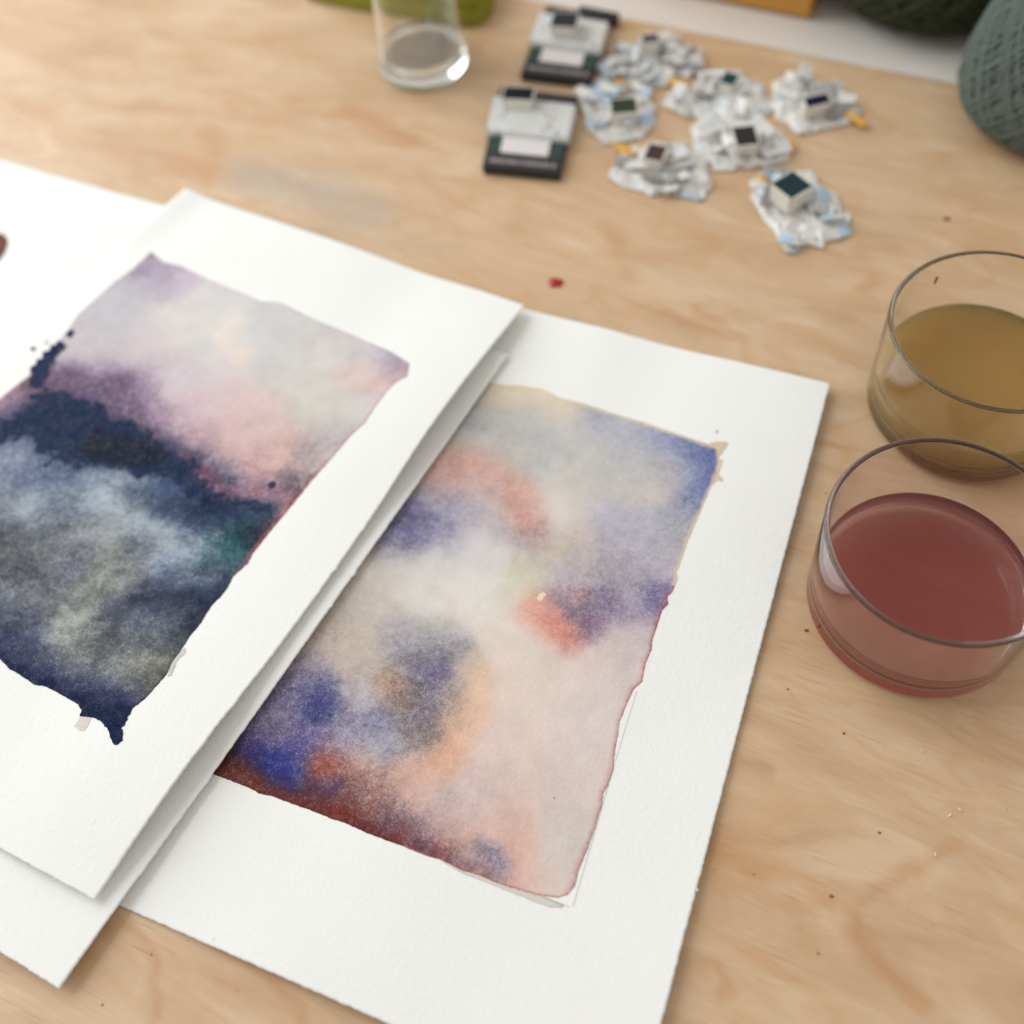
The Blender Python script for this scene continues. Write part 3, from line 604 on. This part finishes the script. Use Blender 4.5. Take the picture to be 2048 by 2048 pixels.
# torn fibres on the sheet edges
def chip(px, sh, root, seed, r=.0008):
    P = solve([px], sh.z)[0]; rs = np.random.RandomState(seed); n = 9; th = np.sort(rs.rand(n)*2*math.pi)
    v = [(0, 0, .0004)]+[(r*(.6+rs.rand())*math.cos(a)*.6, r*(.8+rs.rand()*1.2)*math.sin(a), rs.rand()*.0002-.0002) for a in th]
    f = [(0, i+1, (i+1) % n+1) for i in range(n)]
    a = math.atan2(*(sh.c[2]-sh.c[1])[::-1])-math.pi/2; ca, sa = math.cos(a), math.sin(a)
    v = [(x*ca-y*sa+P[0], x*sa+y*ca+P[1], z+P[2]) for x, y, z in v]
    return mesh('torn_fibre', v, f, M_PAPER, root, False, root.location)
for i, q in enumerate(Z([(915, 595)], 0, 1600, 2.147)+zb((125, 1052))): chip(q, ShC, rC, 40+i, .0005)

# ------------------------------------------------------------------ glass tumblers
def glass_mat(name, col, rough=0.0, ior=1.5, density=0.0, vcol=None, scat=None):
    k = NT(name); k.setp(Base_Color=col, Roughness=rough); k.b.inputs['IOR'].default_value = ior
    k.b.inputs['Transmission Weight'].default_value = 1.0
    if vcol is not None:
        v = k.n('ShaderNodeVolumePrincipled'); v.inputs['Density'].default_value = density
        v.inputs['Color'].default_value = tuple(vcol)+(1,); v.inputs['Absorption Color'].default_value = tuple(scat)+(1,)
        v.inputs['Anisotropy'].default_value = 0.0
        k.l(v.outputs[0], k.out.inputs['Volume'])
    return k.m
def lathe(name, prof, mat, parent=None, n=128, smooth=True):
    """closed or open profile of (r, z); r = 0 ends are closed to the axis"""
    v = []; f = []; idx = []
    for r, z in prof:
        if r < 1e-7: idx.append([len(v)]); v.append((0, 0, z))
        else:
            idx.append(list(range(len(v), len(v)+n)))
            v += [(r*math.cos(2*math.pi*i/n), r*math.sin(2*math.pi*i/n), z) for i in range(n)]
    for a, b in zip(idx[:-1], idx[1:]):
        for i in range(n):
            j = (i+1) % n
            if len(a) == 1: f.append((a[0], b[j], b[i]))
            elif len(b) == 1: f.append((a[i], a[j], b[0]))
            else: f.append((a[i], a[j], b[j], b[i]))
    me = bpy.data.meshes.new(name); me.from_pydata(v, [], f)
    bm = bmesh.new(); bm.from_mesh(me); bmesh.ops.recalc_face_normals(bm, faces=bm.faces); bm.to_mesh(me); bm.free()
    if smooth: me.polygons.foreach_set('use_smooth', [True]*len(me.polygons))
    return link(name, me, mat, parent)
def arc(cx, cz, r, a0, a1, n=7, rz=None):
    rz = r if rz is None else rz
    return [(cx+r*math.cos(R_(a0+(a1-a0)*i/(n-1))), cz+rz*math.sin(R_(a0+(a1-a0)*i/(n-1)))) for i in range(n)]
def tumbler(c, label, tint, liq, lvl, R=0.0400, Rb=0.0385, H=0.0478):
    root = empty('glass_tumbler', (c[0], c[1], 0.0004)); tag(root, label, 'glass', 'glasses of tinted paint water')
    t = 0.0020; fl = 0.0042; ri = Rb-t
    outer = [(0, 0.0006), (Rb-0.0095, 0.0006), (Rb-0.009, 0.0006), (Rb-0.0060, 0.0)]+arc(Rb-0.0035, 0.0035, 0.0035, -90, 0, 8)
    outer += [(Rb+(R-Rb)*q, 0.0035+(H-0.0045)*q) for q in (.01, .03, .3, .6, .97, .99)]
    rim = arc(R-t/2, H-0.0010, t/2, 0, 180, 11, t*.28)
    inner = [(R-t-(R-Rb)*q, H-0.001-(H-fl-0.007)*q) for q in (.01, .03, .3, .6, .97, .99)]
    inn_low = arc(ri-0.0065, fl+0.0065, 0.0065, 0, -90, 9)
    prof = outer+rim+inner+inn_low+[(ri-.0070, fl), (ri-.008, fl-.00002), (0, fl-0.0002)]
    lathe('glass', prof, glass_mat('tumbler_glass', tint), root)
    g = 0.00025          # the liquid reaches a little into the wall so no air film is left
    ltop = fl+lvl
    lp = [(0, fl-0.0002-g)]+[(r+g*math.cos(R_(a)), z+g*math.sin(R_(a))) for (r, z), a in zip(arc(ri-0.0065, fl+0.0065, 0.0065, -90, 0, 9), np.linspace(-90, 0, 9))]
    rt = ri+(R-Rb)*((ltop-fl-0.0065)/(H-fl))
    lp += [(rt+g, ltop+0.0004), (rt-0.0004, ltop+0.00025), (rt-0.0011, ltop+0.00004), (rt-0.002, ltop), (rt-0.003, ltop), (0, ltop)]
    lathe('liquid', lp, liq, root)
    return root
K = CAMH
fr = (0.4002*K, 0.4633*K); bk = (0.5328*K, 0.7015*K)
def liquid_mat(name, dens, sc, ab):
    return glass_mat(name, (1, 1, 1), 0.0, 1.33, dens, sc, ab)
L_RED = liquid_mat('plum_paint_water', 85, (0.925, 0.325, 0.27), (0, 0, 0))
L_YEL = liquid_mat('ochre_paint_water', 240, (0.9998, 0.842, 0.42), (0, 0, 0))
gF = tumbler(fr, 'low glass tumbler of plum red paint water, nearer the bottom of the photo', (0.985, 0.968, 0.985), L_RED, 0.0122)
gB = tumbler(bk, 'low glass tumbler of ochre yellow paint water, behind the red one', (0.992, 0.988, 0.978), L_YEL, 0.0158)
# dried drip inside the far wall of the back glass
M_DRIED = simple('dried_paint_trace', (176, 112, 82), 0.5, 0.2, 900)
def wall_mark(root, ang, z0, z1_, wd, R=0.0378, mat=M_DRIED, name='dried_drip'):
    n = 9; v = []; f = []
    for i in range(n):
        q = i/(n-1); zz = z0+(z1_-z0)*q; hw = wd*(0.55+0.45*math.sin(q*2.4))*(1 if 0 < i < n-1 else .45)
        for sgn in (-1, 1):
            a = ang+sgn*hw/R; v.append((R*math.cos(a), R*math.sin(a), zz))
    for i in range(n-1): f.append((2*i, 2*i+1, 2*i+3, 2*i+2))
    return mesh(name, v, f, mat, root, True)
wall_mark(gB, R_(104), 0.034, 0.0385, 0.0007)

# ------------------------------------------------------------------ jar of water
jc = at(z1((628, 395)))[0]; jl = at(z1((365, 410)))[0]; jr = at(z1((893, 395)))[0]; JR = np.linalg.norm(jr-jl)/2
jar = empty('water_jar', (jc[0], jc[1], 0.0004)); jar.location.z = 0.00015; tag(jar, 'tall clear glass jar with a little clean water, in front of the green cloth', 'jar')
JH = 0.13
jp = [(0, 0.0), (JR-0.0045, 0.0), (JR-.0035, 0.0)]+arc(JR-0.003, 0.003, 0.003, -90, 0, 6)+[(JR-.0001, .0034), (JR-.0002, .004), (JR-.0034, 0.05), (JR-.006, JH-0.0012), (JR-.006, JH-0.001)]+arc(JR-0.0068, JH-0.001, 0.0008, 0, 180, 7)[1:]+[(JR-.0076, JH-.0012), (JR-0.0050, 0.05), (JR-.0021, .0112), (JR-.00205, .0108)]+arc(JR-0.0070, 0.0102, 0.005, 0, -90, 7)+[(JR-.0078, .0052), (0, 0.0052)]
lathe('glass', jp, glass_mat('jar_glass', (0.992, 1.0, 0.996)), jar)
wl = 0.0125; g = 0.0002
wp = [(0, 0.0052-g)]+[(r+g*math.cos(R_(a)), z+g*math.sin(R_(a))) for (r, z), a in zip(arc(JR-0.0070, 0.0102, 0.005, -90, 0, 7), np.linspace(-90, 0, 7))]+[(JR-0.00285+g, wl+.0004), (JR-.0033, wl+.0001), (JR-.0040, wl), (JR-.005, wl), (0, wl)]
lathe('water', wp, glass_mat('clean_water', (0.975, 1, 1), 0, 1.33), jar)

# ------------------------------------------------------------------ wrappers and pans
def wrap_mat(name, tint, seed, rgb=(238, 236, 231)):
    k = NT(name); c = k.coords()
    k.t.nodes['Mapping'].inputs['Location'].default_value = (seed*3.7, seed*1.3, seed)
    k.t.nodes['Mapping'].inputs['Rotation'].default_value = (0, 0, seed*0.8)
    base = k.mix(lin(rgb), lin((206, 204, 200)), k.noise(c, 90, 3))
    blue = k.ramp(k.noise(c, 55, 2, .4), [(.55, 0.0), (.62, 1.0)])
    base = k.mix(base, lin((176, 203, 226)), k.math('MULTIPLY', blue, tint))
    st = k.n('ShaderNodeTexVoronoi'); st.inputs['Scale'].default_value = 260; st.inputs['Randomness'].default_value = 1; k.l(c, st.inputs['Vector'])
    mask = k.ramp(k.noise(c, 75, 2), [(.50, 0.0), (.54, 1.0)])
    txt = k.ramp(st.outputs['Distance'], [(.18, 1.0), (.34, 0.0)])
    base = k.mix(base, lin((82, 78, 80)), k.math('MULTIPLY', k.math('MULTIPLY', mask, txt), .9))
    k.l(base, k.b.inputs['Base Color']); k.setp(Roughness=0.42)
    return k.m
M_PAN = simple('white_pan_plastic', (226, 222, 214), 0.35, 0.04, 200)
M_YEL = simple('yellow_print', (226, 172, 66), 0.5, 0.06, 300)
M_FLAP = simple('grey_printed_paper', (158, 155, 153), 0.5, .18, 260)
def inside_(x, y, poly):
    r = np.zeros(x.shape, bool); n = len(poly)
    for i in range(n):
        a, b = poly[i], poly[(i+1) % n]
        cnd = ((a[1] > y) != (b[1] > y)) & (x < (b[0]-a[0])*(y-a[1])/(b[1]-a[1]+1e-15)+a[0]); r ^= cnd
    return r
def crumple(name, poly_px, mat, seed, h=0.004, z0=0.0007, step=0.0016, root=None):
    """crumpled foil paper: creased facets over the outline, with a rolled, uneven rim"""
    P = at(poly_px, 0.002)[:, :2]; c = P.mean(0); rs = np.random.RandomState(seed)
    n = 30; per = resample(np.vstack([P, P[:1]]), n+1)[:-1]
    for q_ in P:
        i_ = np.argmin(np.hypot(*(per-q_).T)); per[i_] = q_
    Nn = per-c; Nn /= np.linalg.norm(Nn, axis=1)[:, None]
    per = per+Nn*rs.uniform(-.0019, .0022, n)[:, None]
    rings = [1.0, .86, .68, .5, .3]; v = []; f = []
    for ri_, q in enumerate(rings):
        for i in range(n):
            x, y = c+(per[i]-c)*q+rs.uniform(-1, 1, 2)*(0.0011 if q < 1 else 0)
            ridge = vnoise(np.array([x*230.+seed]), np.array([y*230.]), seed)[0]
            zz = z0+h*(.75*abs(2*ridge-1)**.7)*(.3 if q == 1 else 1)+rs.uniform(-.0002, .0003)
            v.append((x, y, max(zz, .0005)))
    v.append((c[0], c[1], z0+h*.4)); m = len(rings)
    for r in range(m-1):
        for i in range(n):
            j = (i+1) % n; a, b, d, e = r*n+i, r*n+j, (r+1)*n+j, (r+1)*n+i
            f += [(a, b, d), (a, d, e)] if rs.rand() > .5 else [(a, b, e), (b, d, e)]
    for i in range(n): f.append(((m-1)*n+i, (m-1)*n+(i+1) % n, m*n))
    base = len(v); v += [(v[i][0]*.97+c[0]*.03, v[i][1]*.97+c[1]*.03, 0.0002) for i in range(n)]
    for i in range(n): f.append((i, (i+1) % n, base+(i+1) % n, base+i))
    o = mesh(name, v, f, mat, root, False, root.location)
    # folded flaps of the opened paper, standing up at odd angles
    ax = rs.uniform(0, math.pi)
    for q in range(11):
        k_ = rs.randint(n); ctr = c+(per[k_]-c)*rs.uniform(.35, .85); a = ax+rs.choice([0, math.pi/2])+rs.uniform(-.25, .25)
        bm = box_bm(rs.uniform(.008, .016), rs.uniform(.004, .0075), .0007, 0)
        for vv_ in bm.verts: vv_.co.z += rs.uniform(0, .0012); vv_.co.x *= rs.uniform(.85, 1.1)
        fl_ = bmobj('flap', bm, M_FLAP if q % 3 == 2 else mat, root)
        fl_.matrix_local = Matrix.Translation((ctr[0]-root.location.x, ctr[1]-root.location.y, rs.uniform(.0030, .0052))) @ Matrix.Rotation(a, 4, 'Z') @ Matrix.Rotation(rs.uniform(-.55, .55), 4, 'X') @ Matrix.Rotation(rs.uniform(-.35, .35), 4, 'Y')
    return o
def pan_parts(root, top_px, paint_rgb, z=0.0115, tilt=(0, 0), hgt=0.0085, flare=1.0, size=None):
    T = at(top_px, z); c = T.mean(0)
    e1 = (T[1]-T[0]+T[2]-T[3])/2; e2 = (T[3]-T[0]+T[2]-T[1])/2
    a = math.atan2(e1[1], e1[0]); sx, sy = np.linalg.norm(e1), np.linalg.norm(e2)
    if size: sx, sy = size
    sx += .0030; sy += .0030
    bm = bmesh.new(); vs = []
    t = 0.0007; taper = .9
    L = [(sx*taper/2, sy*taper/2, 0), (sx/2, sy/2, hgt), (sx/2-t, sy/2-t, hgt), (sx/2-t, sy/2-t, hgt-.0016)]
    rr = []
    for hx, hy, zz in L: rr.append([bm.verts.new((sx_*hx, sy_*hy, zz-hgt)) for sx_, sy_ in ((-1, -1), (1, -1), (1, 1), (-1, 1))])
    bm.faces.new(rr[0][::-1])
    for p, q in zip(rr[:-1], rr[1:]):
        for i in range(4): bm.faces.new((p[i], p[(i+1) % 4], q[(i+1) % 4], q[i]))
    bm.faces.new(rr[-1])
    bmesh.ops.bevel(bm, geom=[e for e in bm.edges if abs(e.verts[0].co.z-e.verts[1].co.z) > .004], offset=.0011, segments=3, affect='EDGES')
    pan = bmobj('pan', bm, M_PAN, root)
    rot = Matrix.Rotation(a, 4, 'Z') @ Matrix.Rotation(tilt[0], 4, 'X') @ Matrix.Rotation(tilt[1], 4, 'Y')
    loc = Vector(c-np.array(root.location))
    pan.matrix_local = Matrix.Translation(loc) @ rot
    pb = box_bm(sx-2*t-.0001, sy-2*t-.0001, .0016, .0005, 2)
    for v in pb.verts:
        if v.co.z > .001: v.co.z -= 0.0004*(1-min(1, (abs(v.co.x)/(sx/2))**2+(abs(v.co.y)/(sy/2))**2))
    pm = simple('paint_cake', tuple(np.array(paint_rgb)*.85), 0.45, 0.25, 500, 0.0003, .15)
    pk = bmobj('paint_cake', pb, pm, pan); pk.location = (0, 0, -.0013)
    return pan
def yellow(root, px, z=0.003):
    P = at(px, z); c = P.mean(0); v = [tuple(p) for p in P]+[(c[0], c[1], z+.001)]+[(p[0], p[1], z-.0006) for p in P]; n = len(P)
    f = [(i, (i+1) % n, n) for i in range(n)]+[(i, n+1+i, n+1+(i+1) % n, (i+1) % n) for i in range(n)]
    return mesh('yellow_print', v, f, M_YEL, root, False, root.location)
GW = 'paint pans on opened wrappers'
WR = [
 dict(lab='pan of dark teal paint on its own crumpled white wrapper, nearest the glasses', out=z2((1050, 1095), (1110, 1040), (1180, 1005), (1300, 1020), (1420, 1030), (1560, 1170), (1690, 1300), (1650, 1390), (1490, 1480), (1400, 1475), (1330, 1520), (1285, 1500), (1190, 1390), (1095, 1280), (1070, 1180)),
      top=z2((1200, 1108), (1310, 1045), (1425, 1120), (1305, 1190)), rgb=(34, 62, 68), z=.0135, hgt=.0095, yel=z2((1085, 1080), (1140, 1050), (1175, 1085), (1120, 1115)), blue=.8),
 dict(lab='pan of red-brown paint on a white wrapper, leftmost of the front wrappers', out=z2((205, 1060), (240, 960), (300, 900), (420, 880), (560, 850), (700, 880), (820, 1000), (830, 1100), (780, 1180), (740, 1205), (600, 1180), (420, 1150), (260, 1100)),
      top=z2((428, 958), (455, 890), (548, 876), (512, 958)), rgb=(88, 66, 66), z=.010, hgt=.0075, yel=z2((225, 860), (300, 870), (380, 930), (300, 930)), blue=.7),
 dict(lab='pan of near-black brown paint in the middle of the wrapper heap', out=z2((700, 780), (770, 700), (900, 690), (1080, 730), (1230, 780), (1320, 850), (1290, 960), (1160, 1000), (960, 1015), (840, 1010), (740, 930)),
      top=z2((965, 775), (1075, 765), (1095, 862), (985, 875)), rgb=(58, 52, 52), z=.011, hgt=.008, yel=z2((1255, 855), (1310, 840), (1330, 890), (1270, 905)), blue=.25),
 dict(lab='pan of navy paint on the wrapper farthest right', out=z2((1170, 620), (1200, 500), (1290, 430), (1440, 460), (1600, 530), (1750, 650), (1700, 710), (1600, 740), (1450, 785), (1340, 795), (1230, 720)),
      top=z2((1390, 603), (1512, 576), (1535, 606), (1415, 634)), rgb=(28, 30, 62), z=.012, hgt=.0095, yel=z2((1600, 670), (1650, 665), (1765, 735), (1740, 765)), blue=.3, tilt=(.25, 0)),
 dict(lab='pan of green-teal paint half hidden in wrapping, behind the black-brown pan', out=z2((500, 620), (560, 560), (700, 520), (800, 470), (900, 420), (1010, 430), (1130, 510), (1180, 600), (1190, 680), (1060, 720), (900, 735), (760, 700), (640, 690)),
      top=z2((880, 502), (915, 455), (985, 440), (950, 500)), rgb=(24, 78, 78), z=.010, hgt=.0075, yel=z2((560, 480), (640, 470), (700, 500), (600, 530)), blue=.3),
 dict(lab='pan of olive green paint on a white and blue wrapper beside the black cartons', out=z2((10, 590), (20, 520), (150, 460), (330, 440), (440, 520), (490, 640), (470, 740), (400, 820), (250, 860), (160, 870), (70, 740)),
      top=z2((222, 612), (352, 602), (368, 662), (236, 676)), rgb=(66, 76, 56), z=.012, hgt=.0095, yel=z2((230, 480), (300, 470), (320, 560), (250, 580)), blue=.8, tilt=(.12, 0)),
 dict(lab='pan of dull brown paint on the wrapper nearest the white sill', out=z2((300, 300), (420, 200), (560, 190), (620, 270), (720, 310), (765, 400), (640, 440), (540, 510), (420, 540), (310, 470)),
      top=z2((410, 218), (490, 208), (495, 245), (420, 252)), rgb=(92, 86, 84), z=.011, hgt=.009, yel=z2((205, 290), (300, 300), (300, 340), (230, 340)), blue=.35),
]
for i, d in enumerate(WR):
    c = at(d['out'], 0).mean(0); r = empty('wrapped_pan', (c[0], c[1], 0)); tag(r, d['lab'], 'paint pan', GW)
    crumple('wrapper', d['out'], wrap_mat('wrapper_print', d['blue'], i+1), 100+i, 0.0052 if i else .0048, root=r)
    pan_parts(r, d['top'], d['rgb'], d['z'], d.get('tilt', (0, 0)), d['hgt'])
    yellow(r, d['yel'])
# loose pieces of wrapping between them
for i, (out, lab) in enumerate([(z2((130, 400), (200, 350), (330, 330), (420, 420), (440, 500), (330, 520), (200, 480)), 'scrap of pale blue-white wrapping just in front of the rear black carton'),
                                (z2((520, 260), (620, 260), (740, 330), (780, 430), (690, 460), (560, 420)), 'scrap of grey-white wrapping at the far end of the wrapper heap')]):
    c = at(out, 0).mean(0); r = empty('wrapping_scrap', (c[0], c[1], 0)); tag(r, lab, 'wrapper')
    crumple('wrapper', out, wrap_mat('scrap_print', .7-.5*i, 12+i, (218, 218, 217)), 150+i, .006, root=r)

M_BLACK = simple('black_carton', (44, 43, 46), 0.4, 0.12, 200)
M_LABEL = wrap_mat('carton_label', .25, 21, (222, 225, 226)); M_PALE = simple('pale_sticker', (222, 216, 216), 0.5, .04, 200)
M_GREY = simple('grey_lettering', (150, 140, 140), 0.6, .1, 200); M_GREENP = simple('dark_green_print', (38, 66, 60), 0.5, .15, 200)
def quad_prism(name, root, P, z0, z1_, mat, bev=.0006):
    bm = bmesh.new(); lo = [bm.verts.new((p[0]-root.location.x, p[1]-root.location.y, z0)) for p in P]; hi = [bm.verts.new((p[0]-root.location.x, p[1]-root.location.y, z1_)) for p in P]
    bm.faces.new(lo[::-1]); bm.faces.new(hi); n = len(P)
    for i in range(n): bm.faces.new((lo[i], lo[(i+1) % n], hi[(i+1) % n], hi[i]))
    if bev: bmesh.ops.bevel(bm, geom=bm.edges[:], offset=bev, segments=2, affect='EDGES')
    return bmobj(name, bm, mat, root)
def carton(q, label, top, rgb, topz):
    """q = outline of the top face: near-left, near-right, far-right, far-left"""
    H = .0052; P = at(q, H)[:, :2]; c = P.mean(0)
    r = empty('paint_carton', (c[0], c[1], 0)); tag(r, label, 'carton', 'black paint cartons')
    quad_prism('box', r, P, .0003, H, M_BLACK)
    bl = lambda u, v: (1-u)*(1-v)*P[0]+u*(1-v)*P[1]+u*v*P[2]+(1-u)*v*P[3]
    def piece(n_, u0, v0, u1, v1, z0, z1_, mt, bev=.0003): return quad_prism(n_, r, [bl(u0, v0), bl(u1, v0), bl(u1, v1), bl(u0, v1)], z0, z1_, mt, bev)
    piece('green_corner', .03, .17, .20, .36, H-.0003, H+.0003, M_GREENP, 0); piece('green_corner', .80, .17, .97, .36, H-.0003, H+.0003, M_GREENP, 0)
    piece('sticker', .19, .18, .80, .40, H-.0003, H+.0007, M_PALE)
    piece('label', -.03, .37, 1.02, .82, H-.003, H+.0030, M_LABEL, .0009)
    x = .08
    rs = np.random.RandomState(3)
    while x < .9:
        wd = rs.uniform(.02, .045); piece('lettering', x, .06, x+wd, .11, H-.0002, H+.0002, M_GREY, 0); x += wd+rs.choice([.012, .012, .03])
    pan_parts(r, top, rgb, topz, (0, 0), .0075)
    return r
carton(z1((978, 1005), (1450, 1050), (1560, 575), (1085, 520)), 'black carton with white label, standing apart nearest the pink painting', z1((1110, 590), (1270, 598), (1285, 535), (1125, 528)), (24, 30, 42), .0145)
carton(z1((1210, 440), (1640, 490), (1760, 90), (1370, 30)), 'black carton with white label behind the first one, partly under wrappers', z1((1405, 155), (1540, 160), (1550, 85), (1415, 75)), (52, 54, 60), .0145)
# slim black bar along the far edge
c0, c1 = at(z1((1560, 70), (1800, 118)), .004); r = bmobj('black_bar', box_bm(float(np.linalg.norm(c1-c0)), .006, .006, .001), M_BLACK)
r.location = ((c0+c1)[0]/2, (c0+c1)[1]/2, .0004); r.rotation_euler = (0, 0, math.atan2((c1-c0)[1], (c1-c0)[0])); tag(r, 'slim black bar lying on the table edge behind the rear black carton', 'bar')

# ------------------------------------------------------------------ yarn, box, cloth
def yarn(px, prof, rgb, label, turns, thick, seed, lean=(0, 0)):
    c = at([px])[0]; root = empty('yarn_ball', (c[0], c[1], 0)); tag(root, label, 'yarn'); root.rotation_euler = (lean[0], lean[1], 0)
    zs = np.array([p[1] for p in prof]); rsx = np.array([p[0] for p in prof])
    rad = lambda z: float(np.interp(z, zs, rsx))
    lathe('core', [(0, zs[0]+.001)]+[(r_-.0012, z_+.0005) for r_, z_ in prof]+[(0, zs[-1]-.001)], simple('yarn_core', tuple(np.array(rgb)*.62), .95, .2, 600), root, 64)
    z0, z1_ = zs[0], zs[-1]; cu = bpy.data.curves.new('strand', 'CURVE'); cu.dimensions = '3D'; cu.bevel_depth = thick/2; cu.bevel_resolution = 1; cu.resolution_u = 1
    rs = np.random.RandomState(seed)
    for layer in range(turns):
        n = 56; a0 = layer*2.39996+rs.uniform(-.1, .1); sgn = 1 if (layer//3) % 2 else -1; span = rs.uniform(2.0, 2.6); bump_ = (layer % 7)*thick*.16
        sp = cu.splines.new('POLY'); sp.points.add(n-1)
        for i in range(n):
            q = i/(n-1); z = z0+(z1_-z0)*(0.5-0.5*math.cos(math.pi*q)); a = a0+sgn*span*q
            rr = rad(z)+bump_*.8+.0002*math.sin(i*1.7+layer)
            sp.points[i].co = (rr*math.cos(a), rr*math.sin(a), z, 1)
    o = bpy.data.objects.new('strand', cu); COL.objects.link(o); o.parent = root; o['kind'] = 'stuff'
    k = NT('wool'); cc = k.coords(); n1 = k.noise(cc, 700, 3); k.l(k.mix(lin(np.array(rgb)*.82), lin(np.minimum(np.array(rgb)*1.15, 255)), n1), k.b.inputs['Base Color']); k.setp(Roughness=.95)
    k.b.inputs['Specular IOR Level'].default_value = .1; k.bump(n1, .6, .0004); cu.materials.append(k.m)
    return root
yarn((2088, 232), [(.022, .0008), (.034, .004), (.0405, .010), (.0435, .018), (.0435, .028), (.041, .042), (.037, .056), (.031, .07), (.024, .084), (.015, .092)], (98, 108, 102), 'grey-green wound yarn cone standing on the wood at the right edge', 440, .0019, 5)
yarn((1856, -22), [(.03, .0008), (.048, .006), (.056, .014), (.059, .026), (.056, .045), (.045, .07), (.03, .09)], (62, 66, 50), 'dark olive yarn ball on the white sill, cut off by the top edge', 240, .0030, 9)

# ochre box on the sill
B = at(z2((700, -20), (1415, 122), (1480, -10))); e = B[0]-B[1]; e /= np.linalg.norm(e); nrm = np.array([e[1], -e[0], 0]);
if nrm[1] < 0: nrm = -nrm
M_OCH = simple('ochre_card', (196, 142, 62), 0.6, .06, 60)
ob = empty('card_box', tuple(B[1])); tag(ob, 'ochre card box on the white sill, cut off by the top edge', 'box')
P4 = [B[1], B[1]+nrm*.09, B[1]+nrm*.09+e*.12, B[1]+e*.12]
quad_prism('box', ob, [p[:2] for p in P4], .0004, .06, M_OCH, .0012)
P5 = [B[1]-nrm*.0012-e*.0012, B[1]+nrm*.0912-e*.0012, B[1]+nrm*.0912+e*.1212, B[1]-nrm*.0012+e*.1212]
quad_prism('lid', ob, [p[:2] for p in P5], .045, .062, M_OCH, .0012)

# olive green cloth behind the jar: a folded pad with soft edges
gp = at([(610, -12), (736, 12), (850, 30), (925, 44), (962, 42), (984, 18), (992, -20), (985, -90), (600, -120)], .004)[:, :2]
cloth = empty('folded_cloth', (gp.mean(0)[0], gp.mean(0)[1], 0)); tag(cloth, 'olive green folded cloth behind the water jar at the top edge', 'cloth')
M_GRN = simple('olive_felt', (142, 140, 44), 0.95, .12, 300, .0004)
def pad(name, poly, zlo, zhi, mat, root, seed, shrink=0.0):
    c = poly.mean(0); per = resample(np.vstack([poly, poly[:1]]), 97, seed, .002, 120)[:-1]; per = c+(per-c)*(1-shrink)
    prof = [(0.985, 0), (1.0, .25), (1.0, .6), (.985, .85), (.95, 1.0), (.7, 1.05), (.35, 1.08)]; v = []; f = []; n = 96
    for q, zz in prof:
        for i in range(n):
            p = c+(per[i]-c)*q; v.append((p[0], p[1], zlo+(zhi-zlo)*zz+.0012*vnoise(np.array([p[0]*60]), np.array([p[1]*60]), seed)[0]*(zz > .5)))
    v.append((c[0], c[1], zlo+(zhi-zlo)*1.08))
    for r_ in range(len(prof)-1):
        for i in range(n): j = (i+1) % n; f.append((r_*n+i, r_*n+j, (r_+1)*n+j, (r_+1)*n+i))
    for i in range(n): f.append(((len(prof)-1)*n+i, (len(prof)-1)*n+(i+1) % n, len(prof)*n))
    return mesh(name, v, f, mat, root, True, root.location)
pad('fold', gp, .0004, .009, M_GRN, cloth, 3); pad('fold', gp, .0098, .018, M_GRN, cloth, 4, .03)

# red drop and crumbs on the wood
M_RED = simple('red_paint', (170, 12, 10), 0.18, .1, 300, 0, .6)
rd = blob_flat('paint_drop', z1((1420, 1708))[0], .0031, M_RED, None, .0002, 1.25, 0, 3, .0012); tag(rd, 'glossy red drop of paint on the wood beyond the sheets', 'paint drop')
M_CR = simple('pale_crumb', (232, 220, 200), 0.6, .08, 900)
for px, a, ln, lab in [(zb((1573, 606))[0], 2.2, .0016, 'pale splinter on the wood, the one farthest right below the glasses'), (zb((1520, 640))[0], .6, .0018, 'curled pale splinter on the wood, left of the farthest splinter'), (zb((1440, 857))[0], 1.5, .0013, 'tiny upright splinter on the wood, lowest of the pale crumbs'),
                       (zb((1365, 283))[0], 2.5, .0009, 'tiny white crumb on the wood just below the red glass')]:
    c = at([px])[0]; bm = bmesh.new(); bmesh.ops.create_icosphere(bm, subdivisions=2, radius=1)
    for v in bm.verts: v.co = Vector((v.co.x*ln/2, v.co.y*.00028, v.co.z*.00022+.0003+.0002*(v.co.x**2)))
    o = bmobj('crumb', bm, M_CR, None, True); o.location = c; o.rotation_euler = (0, 0, a); tag(o, lab, 'crumb')
